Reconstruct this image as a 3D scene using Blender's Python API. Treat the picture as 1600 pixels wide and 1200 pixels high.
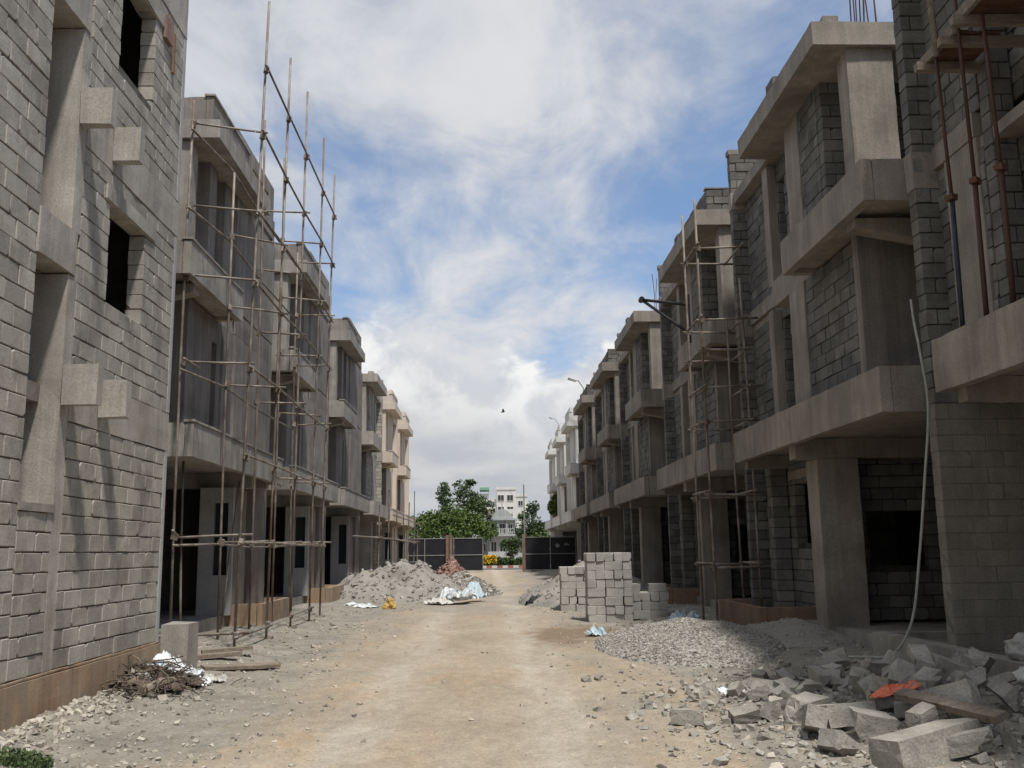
import bpy, bmesh, math, random
from mathutils import Vector, Matrix, Euler, noise
random.seed(7)
for o in list(bpy.data.objects): bpy.data.objects.remove(o)
SC = bpy.context.scene
COL = SC.collection
R = math.radians

# ------------------------------------------------------------------ camera
EYE = 1.65
sd = Vector((-40, -260, -1500)).normalized()          # street direction (+Y) seen in camera space
ud = Vector((-122, 8600, -1500)); ud = (ud - ud.dot(sd) * sd).normalized()
xd = sd.cross(ud)
cam = bpy.data.cameras.new('camera'); cam_o = bpy.data.objects.new('camera', cam); COL.objects.link(cam_o)
CR = Matrix((xd, sd, ud))
cam_o.matrix_world = Matrix.Translation((0, 0, EYE)) @ CR.to_4x4()
cam.sensor_width = 36; cam.lens = 36 * 1500 / 1600; cam.clip_end = 6000; cam.clip_start = .05
SC.camera = cam_o
def proj(p):
    v = CR.transposed() @ (Vector(p) - Vector((0, 0, EYE)))
    if v.z > -.2: return None
    return 800 - 1500 * v.x / v.z, 600 + 1500 * v.y / v.z

# ------------------------------------------------------------------ light
SUN = Vector((-.20, .42, -1)).normalized()            # direction the sunlight travels
sun = bpy.data.lights.new('sun', 'SUN'); sun.energy = 4.4; sun.angle = R(4.0); sun.color = (1, .955, .89)
sun_o = bpy.data.objects.new('sun', sun); COL.objects.link(sun_o)
sun_o.rotation_euler = SUN.to_track_quat('-Z', 'Y').to_euler(); sun_o.location = (20, -40, 60)
vs = SC.view_settings
vs.view_transform = 'Standard'; vs.look = 'None'; vs.exposure = 0; vs.gamma = 1; vs.use_curve_mapping = False

W = bpy.data.worlds.new('World'); SC.world = W; W.use_nodes = True
def world():
    nt = W.node_tree; nt.nodes.clear(); N = nt.nodes.new; L = nt.links.new
    def mth(op, a, b=None, c=None, clamp=False):
        n = N('ShaderNodeMath'); n.operation = op; n.use_clamp = clamp
        for i, v in enumerate((a, b, c)):
            if v is None: continue
            if isinstance(v, (int, float)): n.inputs[i].default_value = v
            else: L(v, n.inputs[i])
        return n.outputs[0]
    def smooth(x, a, b):
        n = N('ShaderNodeMapRange'); n.interpolation_type = 'SMOOTHSTEP'
        L(x, n.inputs[0]); n.inputs[1].default_value = a; n.inputs[2].default_value = b
        return n.outputs[0]
    def mixc(f, a, b):
        n = N('ShaderNodeMix'); n.data_type = 'RGBA'
        if isinstance(f, float): n.inputs[0].default_value = f
        else: L(f, n.inputs[0])
        for i, v in ((6, a), (7, b)):
            if isinstance(v, tuple): n.inputs[i].default_value = (*v, 1)
            else: L(v, n.inputs[i])
        return n.outputs[2]
    def nz(vec, scale, detail=8, rough=.6, dist=0., off=(0, 0, 0), sc=(1, 1, 1)):
        m = N('ShaderNodeMapping'); L(vec, m.inputs[0]); m.inputs[1].default_value = off; m.inputs[3].default_value = sc
        n = N('ShaderNodeTexNoise'); L(m.outputs[0], n.inputs['Vector'])
        n.inputs['Scale'].default_value = scale; n.inputs['Detail'].default_value = detail
        n.inputs['Roughness'].default_value = rough; n.inputs['Distortion'].default_value = dist
        return n.outputs['Fac']
    tc = N('ShaderNodeTexCoord'); sp = N('ShaderNodeSeparateXYZ'); L(tc.outputs['Generated'], sp.inputs[0])
    x, y, z = sp.outputs
    den = mth('MAXIMUM', mth('ADD', z, .16), .06)
    cb = N('ShaderNodeCombineXYZ'); L(mth('DIVIDE', x, den), cb.inputs[0]); L(mth('DIVIDE', y, den), cb.inputs[1])
    q = cb.outputs[0]
    sky = N('ShaderNodeTexSky'); sky.sky_type = 'NISHITA'; sky.sun_disc = False
    sky.sun_elevation = math.asin(-SUN.z); sky.sun_rotation = math.atan2(-SUN.x, -SUN.y)
    sky.air_density = 1.0; sky.dust_density = .3; sky.ozone_density = 1.5
    # deepen the blue gaps a little
    # high veil of broken altocumulus
    n1 = nz(q, 1.15, 9, .56, .35, (3.1, 1.7, 0), (1, .8, 1))
    n2 = nz(q, 4.2, 7, .62, .5, (0, 5, 0), (1, .65, 1))
    n3 = nz(q, .55, 3, .5, .2, (7.3, 2.2, 0))
    cov = mth('ADD', mth('ADD', mth('MULTIPLY', n1, .62), mth('MULTIPLY', n2, .28)), mth('MULTIPLY', n3, .55))
    cov = mth('SUBTRACT', cov, mth('MULTIPLY', smooth(x, -.15, .45), .08))
    cov = mth('ADD', cov, .014)
    veil = smooth(cov, .545, .77)
    shade = smooth(mth('ADD', mth('MULTIPLY', n2, .55), mth('MULTIPLY', n1, .6)), .42, .74)
    vcol = mixc(shade, (5.0, 5.4, 6.1), (7.4, 7.45, 7.6))
    bl = N('ShaderNodeMix'); bl.data_type = 'RGBA'; bl.blend_type = 'MULTIPLY'; bl.inputs[0].default_value = 1; L(sky.outputs[0], bl.inputs[6]); bl.inputs[7].default_value = (1.15, 1.30, 1.45, 1)
    blue = mixc(.10, bl.outputs[2], (5.0, 5.6, 6.4))
    c = mixc(mth('MULTIPLY', veil, .97), blue, vcol)
    # cumulus bank low over the end of the street
    az = mth('DIVIDE', x, mth('MAXIMUM', mth('ABSOLUTE', y), .2))
    cv = N('ShaderNodeCombineXYZ'); L(az, cv.inputs[0]); L(z, cv.inputs[1]); L(mth('SIGN', y), cv.inputs[2])
    b1 = nz(cv.outputs[0], 4.5, 2, .5, 0., (.35, 0, 0), (1, .6, 1))
    b2 = nz(cv.outputs[0], 16, 7, .58, .3, (0, 0, 0), (1, 1.2, 1))
    top = mth('ADD', mth('ADD', .02, mth('MULTIPLY', b1, .30)), mth('MULTIPLY', b2, .10))
    bank = smooth(mth('SUBTRACT', top, z), -.004, .016)
    depth = smooth(mth('SUBTRACT', top, z), .01, .15)
    b3 = nz(cv.outputs[0], 9, 6, .6, .4, (2, 1, 0), (.7, 2.0, 1))
    lit = mixc(smooth(b2, .38, .62), (6.3, 6.5, 6.9), (9.3, 9.3, 9.2))
    low = mixc(smooth(b3, .35, .65), (4.7, 4.95, 5.4), (6.4, 6.45, 6.5))
    bcol = mixc(depth, lit, low)
    c = mixc(bank, c, bcol)
    # pale horizon air
    hz = smooth(z, .10, -.01)
    c = mixc(mth('MULTIPLY', hz, .6), c, (4.6, 5.0, 5.6))
    bg = N('ShaderNodeBackground'); L(c, bg.inputs[0]); bg.inputs[1].default_value = .1
    out = N('ShaderNodeOutputWorld'); L(bg.outputs[0], out.inputs[0])
world()

# ------------------------------------------------------------------ materials
def material(name, c1, c2, scale=2., rough=.9, fine=45., fine_amt=.25, streak=0., stain=None, stain_amt=.6, stain_scale=.8,
             rnd=0., smear=None, bump=.35, bump_scale=60., bump_dist=.006, metal=0., rust=None, stretch=(1, 1, 1), spec=.25, lines=0.):
    m = bpy.data.materials.new(name); m.use_nodes = True; nt = m.node_tree; nt.nodes.clear(); N = nt.nodes.new; L = nt.links.new
    out = N('ShaderNodeOutputMaterial'); bs = N('ShaderNodeBsdfPrincipled'); L(bs.outputs[0], out.inputs[0])
    bs.inputs['Roughness'].default_value = rough; bs.inputs['Metallic'].default_value = metal
    bs.inputs['Specular IOR Level'].default_value = spec
    geo = N('ShaderNodeNewGeometry'); pos = geo.outputs['Position']
    def nz(scale, detail=5, sc=(1, 1, 1), rough=.6, off=0):
        mp = N('ShaderNodeMapping'); L(pos, mp.inputs[0]); mp.inputs[3].default_value = sc; mp.inputs[1].default_value = (off, off * .7, off * .3)
        n = N('ShaderNodeTexNoise'); L(mp.outputs[0], n.inputs['Vector'])
        n.inputs['Scale'].default_value = scale; n.inputs['Detail'].default_value = detail; n.inputs['Roughness'].default_value = rough
        return n.outputs['Fac']
    def mr(x, a, b, c=0., d=1.):
        n = N('ShaderNodeMapRange'); L(x, n.inputs[0])
        for i, v in enumerate((a, b, c, d)): n.inputs[i + 1].default_value = v
        return n.outputs[0]
    def mix(f, a, b, mode='MIX'):
        n = N('ShaderNodeMix'); n.data_type = 'RGBA'; n.blend_type = mode
        if isinstance(f, float): n.inputs[0].default_value = f
        else: L(f, n.inputs[0])
        for i, v in ((6, a), (7, b)):
            if isinstance(v, tuple): n.inputs[i].default_value = (*v, 1)
            else: L(v, n.inputs[i])
        return n.outputs[2]
    def gray(x):
        n = N('ShaderNodeCombineColor')
        for i in range(3): L(x, n.inputs[i])
        return n.outputs[0]
    c = mix(mr(nz(scale, 6, stretch), .3, .7), c1, c2)
    if fine_amt: c = mix(1., c, gray(mr(nz(fine, 4, off=3), .25, .75, 1 - fine_amt, 1 + fine_amt)), 'MULTIPLY')
    if streak:
        c = mix(1., c, gray(mr(nz(5., 5, (1, 1, .06), off=9), .3, .7, 1 - streak, 1 + streak * .6)), 'MULTIPLY')
    if lines:      # board marks left by vertical formwork
        c = mix(1., c, gray(mr(nz(22., 2, (1, 1, .02), off=5), .35, .65, 1 - lines, 1 + lines)), 'MULTIPLY')
    if stain:
        c = mix(mr(nz(stain_scale, 7, (1, 1, .7), off=17), .50, .72, 0, stain_amt), c, stain)
    if smear: c = mix(mr(nz(1.3, 8, (1, 1, 1.6), .68, off=41), .56, .68, 0, .7), c, smear)
    if rnd:
        r = N('ShaderNodeMath'); r.operation = 'ADD'
        oi = N('ShaderNodeObjectInfo'); L(oi.outputs['Random'], r.inputs[0]); L(geo.outputs['Random Per Island'], r.inputs[1])
        fr = N('ShaderNodeMath'); fr.operation = 'FRACT'; L(r.outputs[0], fr.inputs[0])
        c = mix(1., c, gray(mr(fr.outputs[0], 0, 1, 1 - rnd, 1 + rnd)), 'MULTIPLY')
    if rust: c = mix(mr(nz(3.5, 6, (1, 1, .5), off=31), .42, .62), c, rust)
    L(c, bs.inputs['Base Color'])
    if bump:
        b = N('ShaderNodeBump'); b.inputs['Strength'].default_value = bump; b.inputs['Distance'].default_value = bump_dist
        s1 = N('ShaderNodeMath'); s1.operation = 'ADD'; L(nz(bump_scale, 6, rough=.65), s1.inputs[0]); L(nz(bump_scale * .12, 4, off=4), s1.inputs[1])
        L(s1.outputs[0], b.inputs['Height']); L(b.outputs[0], bs.inputs['Normal'])
    return m
M = {}
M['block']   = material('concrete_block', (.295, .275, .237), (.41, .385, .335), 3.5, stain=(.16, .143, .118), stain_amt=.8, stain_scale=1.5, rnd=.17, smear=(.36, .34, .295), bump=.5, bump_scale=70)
M['shade_block']  = material('shade_darkened_block', (.10, .095, .086), (.19, .18, .162), 3.5, stain=(.10, .095, .085), stain_amt=.7, stain_scale=.9, rnd=.22, bump=.6, bump_scale=70)  # block darkened so the right row's shade sits in its colour
M['sblock']  = material('smeared_block', (.165, .15, .125), (.25, .228, .192), 2., stain=(.12, .108, .09), stain_amt=.6, stain_scale=1.4, streak=.15, rnd=.06, bump=.5, bump_scale=60)
M['smortar'] = material('smeared_mortar', (.12, .11, .095), (.19, .175, .15), 3., bump=.6, bump_scale=50)
M['nblock']  = material('new_concrete_block', (.335, .325, .30), (.42, .405, .375), 5., rnd=.12, bump=.5, bump_scale=70)
M['rubble']  = material('dusty_broken_block', (.25, .235, .205), (.39, .368, .325), 4., stain=(.13, .115, .095), stain_amt=.6, stain_scale=2.5, rnd=.2, bump=.9, bump_scale=45, bump_dist=.012)
M['mortar']  = material('mortar', (.065, .058, .049), (.15, .137, .117), 4., bump=.8, bump_scale=40, bump_dist=.01)
M['dmortar_shade'] = material('dark_mortar_and_room_shade', (.025, .023, .021), (.065, .06, .055), 4., bump=.8, bump_scale=40, bump_dist=.01)  # dark joints; on inner walls the near-black also paints in room shade
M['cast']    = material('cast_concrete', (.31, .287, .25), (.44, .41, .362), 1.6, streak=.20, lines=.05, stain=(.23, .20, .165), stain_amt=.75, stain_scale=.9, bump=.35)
M['brown_shade_cast']   = material('brownish_shade_darkened_concrete', (.212, .187, .159), (.322, .288, .246), 1.4, streak=.22, lines=.05, stain=(.135, .12, .102), stain_amt=.75, stain_scale=.9, bump=.35)  # brown of its own, with the right row's shade added to the tone
M['lcast']   = material('weathered_cast_concrete', (.26, .24, .21), (.38, .355, .315), 1.6, streak=.24, lines=.06, stain=(.17, .15, .13), stain_amt=.75, stain_scale=.9, bump=.35)
M['plaster'] = material('cement_plaster', (.185, .166, .147), (.285, .259, .231), 1.2, streak=.32, lines=.08, stain=(.15, .125, .11), stain_amt=.7, stain_scale=.7, bump=.25)
M['wplaster'] = material('pale_plaster', (.36, .355, .34), (.46, .45, .43), 1.2, streak=.12, stain=(.26, .245, .22), stain_amt=.5, bump=.15)
M['cream']   = material('cream_paint', (.56, .48, .40), (.63, .55, .46), .8, fine_amt=.06, streak=.10, bump=.1)
M['white']   = material('white_paint', (.56, .55, .52), (.66, .65, .62), .8, fine_amt=.06, streak=.12, stain=(.42, .39, .35), stain_amt=.5, bump=.1)
M['earthy']  = material('earth_stained_plinth', (.30, .20, .125), (.39, .30, .21), 1.8, streak=.3, stain=(.22, .195, .16), stain_amt=.9, stain_scale=2.0, bump=.5)
M['brown']   = material('brown_plinth', (.20, .125, .085), (.26, .17, .12), 1.2, streak=.2, stain=(.15, .11, .085), bump=.4)
M['pipe']    = material('scaffold_pipe', (.19, .165, .14), (.32, .285, .24), 6., rough=.6, metal=.15, rust=(.13, .095, .072), bump=.2)
M['redpipe'] = material('rusty_red_pipe', (.065, .028, .021), (.10, .045, .034), 6., rough=.6, rust=(.07, .035, .027), bump=.3)
M['bluepipe'] = material('dark_blue_pipe', (.02, .025, .04), (.05, .055, .075), 6., rough=.5, bump=.2)
M['rebar']   = material('rusty_rebar', (.09, .045, .03), (.14, .07, .045), 10., rough=.8, bump=.5)
M['wood']    = material('weathered_wood', (.15, .118, .09), (.28, .235, .185), 3., stretch=(1, 6, 6), bump=.5)
M['dwood']   = material('dark_plywood', (.07, .035, .022), (.13, .068, .045), 3., stretch=(1, 5, 1), bump=.5)
M['sand']    = material('grey_sand', (.235, .219, .193), (.325, .307, .275), 1.5, stain=(.21, .195, .175), stain_amt=.7, stain_scale=1.2, bump=.8, bump_scale=30, bump_dist=.03)
M['gravel']  = material('gravel_stone', (.23, .215, .19), (.36, .34, .305), 8., rnd=.35, bump=.3)
M['pebble']  = material('pebble_stone', (.29, .26, .215), (.42, .385, .325), 8., rnd=.3, bump=.3)
M['sheet']   = material('black_metal_sheet', (.012, .013, .018), (.02, .022, .028), 1.5, rough=.55, bump=.15, spec=.3)
M['frame']   = material('grey_steel_frame', (.20, .20, .19), (.28, .28, .27), 3., rough=.6, bump=.1)
M['rustpost'] = material('rusty_post', (.15, .10, .075), (.23, .165, .125), 3., bump=.4)
M['plastic'] = material('white_plastic_sheet', (.58, .62, .63), (.74, .77, .77), 3., rough=.45, bump=.3, spec=.4)
M['bplastic'] = material('pale_blue_plastic_sheet', (.40, .52, .60), (.60, .70, .74), 3., rough=.45, bump=.3, spec=.4)
M['orange']  = material('orange_plastic_sheet', (.62, .13, .055), (.72, .19, .09), 5., rough=.5, bump=.3, spec=.4)
M['yellow']  = material('yellow_plastic', (.42, .26, .06), (.58, .40, .13), 5., rough=.5, bump=.3)
M['brickred'] = material('brick_red_rubble', (.20, .12, .095), (.32, .21, .175), 6., rnd=.2, bump=.5)
M['bark']    = material('bark', (.06, .045, .033), (.11, .085, .065), 4., bump=.8, stretch=(1, 1, .3))
M['leaf']    = material('leaf_green', (.05, .088, .018), (.10, .145, .034), .5, rough=.6, rnd=.35, bump=0)
M['dleaf']   = material('leaf_dark_green', (.04, .068, .024), (.085, .12, .045), .5, rough=.6, rnd=.35, bump=0)
M['flower']  = material('yellow_flower', (.52, .33, .02), (.62, .42, .04), 4., rnd=.2, bump=0)
M['straw']   = material('dry_twigs', (.055, .042, .033), (.16, .13, .10), 9., rnd=.4, bump=.2)
M['rag']     = material('brown_rag', (.07, .05, .04), (.16, .125, .10), 7., rnd=.2, bump=.5)
M['hose']    = material('pale_hose', (.27, .29, .25), (.36, .37, .33), 6., rough=.5, bump=.1)
M['black']   = material('black_steel', (.015, .016, .018), (.03, .03, .033), 5., rough=.5, bump=.2)
M['glass']   = material('dark_window_glass', (.02, .024, .03), (.04, .045, .05), 2., rough=.12, bump=0, fine_amt=0, spec=.5)
M['sack']    = material('woven_sack', (.38, .37, .345), (.52, .505, .47), 6., rnd=.15, bump=.6, bump_scale=90)
M['red']     = material('red_paint', (.34, .12, .085), (.40, .16, .11), 4., bump=.2)
M['villa']   = material('grey_villa_paint', (.36, .375, .375), (.46, .475, .47), .8, fine_amt=.06, streak=.25, bump=.1)
M['green']   = material('green_awning', (.16, .34, .24), (.20, .40, .29), 2., bump=.1)
M['feather'] = material('brown_feather', (.05, .04, .03), (.08, .065, .05), 6., bump=.1)

def ground_material():
    m = bpy.data.materials.new('bare_earth'); m.use_nodes = True; nt = m.node_tree; nt.nodes.clear(); N = nt.nodes.new; L = nt.links.new
    out = N('ShaderNodeOutputMaterial'); bs = N('ShaderNodeBsdfPrincipled'); L(bs.outputs[0], out.inputs[0])
    bs.inputs['Roughness'].default_value = .95; bs.inputs['Specular IOR Level'].default_value = .15
    geo = N('ShaderNodeNewGeometry'); pos = geo.outputs['Position']
    def nz(scale, detail=6, sc=(1, 1, 1), off=0, rough=.62):
        mp = N('ShaderNodeMapping'); L(pos, mp.inputs[0]); mp.inputs[3].default_value = sc; mp.inputs[1].default_value = (off, off, 0)
        n = N('ShaderNodeTexNoise'); L(mp.outputs[0], n.inputs['Vector']); n.inputs['Scale'].default_value = scale
        n.inputs['Detail'].default_value = detail; n.inputs['Roughness'].default_value = rough
        return n.outputs['Fac']
    def mr(x, a, b, c=0., d=1.):
        n = N('ShaderNodeMapRange'); L(x, n.inputs[0])
        for i, v in enumerate((a, b, c, d)): n.inputs[i + 1].default_value = v
        return n.outputs[0]
    def mth(op, a, b):
        n = N('ShaderNodeMath'); n.operation = op
        for i, v in enumerate((a, b)):
            if isinstance(v, (int, float)): n.inputs[i].default_value = v
            else: L(v, n.inputs[i])
        return n.outputs[0]
    def mix(f, a, b, mode='MIX'):
        n = N('ShaderNodeMix'); n.data_type = 'RGBA'; n.blend_type = mode
        if isinstance(f, float): n.inputs[0].default_value = f
        else: L(f, n.inputs[0])
        for i, v in ((6, a), (7, b)):
            if isinstance(v, tuple): n.inputs[i].default_value = (*v, 1)
            else: L(v, n.inputs[i])
        return n.outputs[2]
    def gray(x):
        n = N('ShaderNodeCombineColor')
        for i in range(3): L(x, n.inputs[i])
        return n.outputs[0]
    sp = N('ShaderNodeSeparateXYZ'); L(pos, sp.inputs[0])
    tan = mix(mr(nz(.9, 7, (1, .5, 1)), .3, .7), (.305, .255, .19), (.41, .352, .272))
    tan = mix(mr(nz(.55, 5, (1.4, .5, 1), 7), .52, .66, 0, .5), tan, (.41, .285, .175))         # redder earth showing through
    grey = mix(mr(nz(1.6, 7, off=3), .3, .7), (.205, .186, .156), (.33, .302, .257))
    # pale packed wheel tracks and the looser crown between them
    wob = mr(nz(.35, 3, (0, 1, 0), 33), 0, 1, -.35, .35)
    wx = mth('ADD', sp.outputs[0], wob)
    tr = mth('MAXIMUM', mr(mth('ABSOLUTE', mth('ADD', wx, 1.15), 0), .5, .15), mr(mth('ABSOLUTE', mth('ADD', wx, -.75), 0), .5, .15))
    tan = mix(mth('MULTIPLY', tr, mr(nz(2.2, 6, (1, .35, 1), 27), .35, .65, .1, .75)), tan, (.47, .43, .36))
    # spilt grey sand and cement dust away from the wheel track
    off = mth('ABSOLUTE', mth('ADD', sp.outputs[0], .25), 0)
    edge = mth('ADD', mr(off, .9, 3.6), mr(nz(.8, 6, (1, .45, 1), 11), .25, .75, -.42, .42))
    c = mix(mr(edge, .25, .72), tan, grey)
    dist = mr(nz(.28, 5, (1, 1, 1), 21), .42, .56)
    band = mth('MULTIPLY', mr(sp.outputs[1], 22, 30), mr(sp.outputs[1], 52, 40))
    c = mix(mth('MULTIPLY', mth('MULTIPLY', band, dist), .75), c, (.27, .25, .22))
    # damp brown soil churned up in front of the block stack
    dx = mth('MULTIPLY', mth('ADD', sp.outputs[0], -1.9), .75); dy = mth('MULTIPLY', mth('ADD', sp.outputs[1], -19.6), .42)
    dd = mth('ADD', mth('SQRT', mth('ADD', mth('MULTIPLY', dx, dx), mth('MULTIPLY', dy, dy)), 0), mr(nz(1.1, 6, off=51), .25, .75, -.6, .6))
    c = mix(mr(dd, 1.05, .55, 0, .8), c, (.19, .135, .088))
    c = mix(1., c, gray(mr(nz(38, 5, off=2), .25, .75, .72, 1.25)), 'MULTIPLY')
    c = mix(1., c, gray(mr(nz(7, 5, (1, .6, 1), off=5), .3, .7, .86, 1.12)), 'MULTIPLY')
    c = mix(mr(nz(20, 3, off=13), .66, .74, 0, .55), c, (.16, .14, .115))
    L(c, bs.inputs['Base Color'])
    b = N('ShaderNodeBump'); b.inputs['Strength'].default_value = .8; b.inputs['Distance'].default_value = .025
    L(mth('ADD', nz(45, 6, off=1), mth('MULTIPLY', nz(9, 5, off=8), 1.5)), b.inputs['Height']); L(b.outputs[0], bs.inputs['Normal'])
    return m
M['ground'] = ground_material()
M['road'] = material('asphalt', (.09, .088, .083), (.13, .126, .12), 2., bump=.3)

# ------------------------------------------------------------------ helpers
class MB:
    def __init__(s): s.v = []; s.f = []
    def box(s, x0, x1, y0, y1, z0, z1, j=0.):
        if x0 > x1: x0, x1 = x1, x0
        if y0 > y1: y0, y1 = y1, y0
        b = len(s.v); r = random.uniform
        for X, Y, Z in ((x0,y0,z0),(x1,y0,z0),(x1,y1,z0),(x0,y1,z0),(x0,y0,z1),(x1,y0,z1),(x1,y1,z1),(x0,y1,z1)):
            s.v.append((X + r(-j, j), Y + r(-j, j), Z + r(-j, j)) if j else (X, Y, Z))
        s.f += [(b,b+3,b+2,b+1),(b+4,b+5,b+6,b+7),(b,b+1,b+5,b+4),(b+1,b+2,b+6,b+5),(b+2,b+3,b+7,b+6),(b+3,b,b+4,b+7)]
        return s
    def rbox(s, x0, x1, y0, y1, z0, z1, amp=.007, step=.22):
        """a box whose faces are cut up and left slightly wavy, as poured concrete is"""
        lo = [min(x0, x1), min(y0, y1), min(z0, z1)]; hi = [max(x0, x1), max(y0, y1), max(z0, z1)]
        n = [max(1, min(34, int((hi[i] - lo[i]) / step))) for i in range(3)]; idx = {}
        def vert(i, j, k):
            q = (i, j, k)
            if q not in idx:
                p = [lo[a] + (hi[a] - lo[a]) * q[a] / n[a] for a in range(3)]; edge = sum(q[a] in (0, n[a]) for a in range(3)) >= 2
                d = noise.noise_vector((p[0] * 2.3, p[1] * 2.3, p[2] * 2.3)) * amp + noise.noise_vector((p[0] * 9, p[1] * 9, p[2] * 9)) * amp * (.9 if edge else .35)
                if edge:
                    c = [(lo[a] + hi[a]) / 2 for a in range(3)]; r = .004 + .010 * max(0, noise.noise((p[0] * 3.7, p[1] * 3.7, p[2] * 3.7)))
                    for a in range(3):
                        if q[a] == 0: d[a] += r
                        elif q[a] == n[a]: d[a] -= r
                idx[q] = len(s.v); s.v.append((p[0] + d.x, p[1] + d.y, p[2] + d.z))
            return idx[q]
        for a in range(3):
            b, c = (a + 1) % 3, (a + 2) % 3
            for side in (0, n[a]):
                for i in range(n[b]):
                    for j in range(n[c]):
                        f = []
                        for di, dj in ((0, 0), (1, 0), (1, 1), (0, 1)):
                            q = [0, 0, 0]; q[a] = side; q[b] = i + di; q[c] = j + dj; f.append(vert(*q))
                        s.f.append(tuple(f) if side else tuple(reversed(f)))
        return s
    def obox(s, c, size, rot, j=0.):
        m = Euler(rot).to_matrix(); b = len(s.v); hx, hy, hz = size[0]/2, size[1]/2, size[2]/2; r = random.uniform
        for X, Y, Z in ((-hx,-hy,-hz),(hx,-hy,-hz),(hx,hy,-hz),(-hx,hy,-hz),(-hx,-hy,hz),(hx,-hy,hz),(hx,hy,hz),(-hx,hy,hz)):
            s.v.append(tuple(Vector(c) + m @ Vector((X + r(-j, j), Y + r(-j, j), Z + r(-j, j)))))
        s.f += [(b,b+3,b+2,b+1),(b+4,b+5,b+6,b+7),(b,b+1,b+5,b+4),(b+1,b+2,b+6,b+5),(b+2,b+3,b+7,b+6),(b+3,b,b+4,b+7)]
        return s
    def tube(s, pts, r, n=8, caps=True):
        pts = [Vector(p) for p in pts]; b = len(s.v); k = len(pts)
        rs = r if isinstance(r, (list, tuple)) else [r] * k
        prev = None
        for i, p in enumerate(pts):
            d = (pts[min(i+1, k-1)] - pts[max(i-1, 0)]).normalized()
            if prev is None:
                a = d.cross(Vector((0, 0, 1)) if abs(d.z) < .9 else Vector((1, 0, 0))).normalized()
            else:
                a = (prev - prev.dot(d) * d).normalized()
            prev = a; c = d.cross(a)
            for t in range(n):
                an = 2 * math.pi * t / n
                s.v.append(tuple(p + (a * math.cos(an) + c * math.sin(an)) * rs[i]))
        for i in range(k - 1):
            for t in range(n):
                s.f.append((b+i*n+t, b+i*n+(t+1)%n, b+(i+1)*n+(t+1)%n, b+(i+1)*n+t))
        if caps:
            s.f.append(tuple(b + t for t in reversed(range(n)))); s.f.append(tuple(b+(k-1)*n+t for t in range(n)))
        return s
    def stone(s, c, r, squash=.7):
        if r > .016:
            a = random.uniform(0, 6.28); q = random.uniform
            k = r * 1.35; s.obox(c, (k * q(.8, 1.5), k * q(.7, 1.2), k * q(.5, .95)), (q(-.5, .5), q(-.5, .5), a), k * .2); return
        b = len(s.v); rr = random.uniform; a = rr(0, 6.28); ca, sa = math.cos(a), math.sin(a)
        for x, y, z in ((1,0,0),(0,1,0),(-1,0,0),(0,-1,0),(0,0,1),(0,0,-1)):
            k = r * rr(.65, 1.3); X, Y = x*ca - y*sa + rr(-.3,.3), x*sa + y*ca + rr(-.3,.3)
            s.v.append((c[0]+X*k, c[1]+Y*k, c[2]+z*k*squash))
        s.f += [(b,b+1,b+4),(b+1,b+2,b+4),(b+2,b+3,b+4),(b+3,b,b+4),(b+1,b,b+5),(b+2,b+1,b+5),(b+3,b+2,b+5),(b,b+3,b+5)]
    def leaf(s, c, size, flat=.0):
        d = Vector((random.gauss(0,1), random.gauss(0,1), random.gauss(0,1))).normalized()
        n = Vector((random.gauss(0,1), random.gauss(0,1), random.gauss(0,1) + flat)).normalized()
        a = d.cross(n)
        if a.length < .1: return
        a = a.normalized() * size * .5; e = n.cross(a).normalized() * size * random.uniform(.3, .55); c = Vector(c); b = len(s.v)
        s.v += [tuple(c - a), tuple(c + e), tuple(c + a), tuple(c - e)]; s.f.append((b, b+1, b+2, b+3))
    def mesh(s, name, mat, off=(0, 0, 0), smooth=False):
        me = bpy.data.meshes.new(name)
        me.from_pydata([(v[0]-off[0], v[1]-off[1], v[2]-off[2]) for v in s.v], [], s.f)
        if mat: me.materials.append(mat)
        if smooth: me.polygons.foreach_set('use_smooth', [True] * len(me.polygons))
        me.update(); return me
    def build(s, name, mat, parent=None, smooth=False, loc=None):
        org = Vector((0, 0, 0))
        if parent is not None:
            q = parent
            while q: org += q.location; q = q.parent
        l = Vector(loc) if loc is not None else Vector((0, 0, 0))
        o = bpy.data.objects.new(name, s.mesh(name, mat, org + l if parent is not None else l, smooth)); COL.objects.link(o)
        o.location = l
        if parent is not None: o.parent = parent
        return o
def tag(o, label=None, cat=None, group=None, kind=None):
    if label: o['label'] = label
    if cat: o['category'] = cat
    if group: o['group'] = group
    if kind: o['kind'] = kind
    return o
def thing(name, label, cat, loc, group=None):
    o = bpy.data.objects.new(name, None); COL.objects.link(o); o.location = loc; o.empty_display_size = .3
    return tag(o, label, cat, group)
def P(name, mat, parent, *boxes, label=None, j=0.):
    mb = MB()
    for b in boxes:
        if mat in ('cast', 'brown_shade_cast', 'lcast', 'plaster', 'earthy', 'brown') and min(b[2], b[3]) < 42 and max(abs(b[0]), abs(b[1])) < 12.1 and b[4] < 11: mb.rbox(*b)
        else: mb.box(*b, j=j)
    o = mb.build(name, M[mat], parent)
    if label: o['label'] = label
    return o

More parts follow.
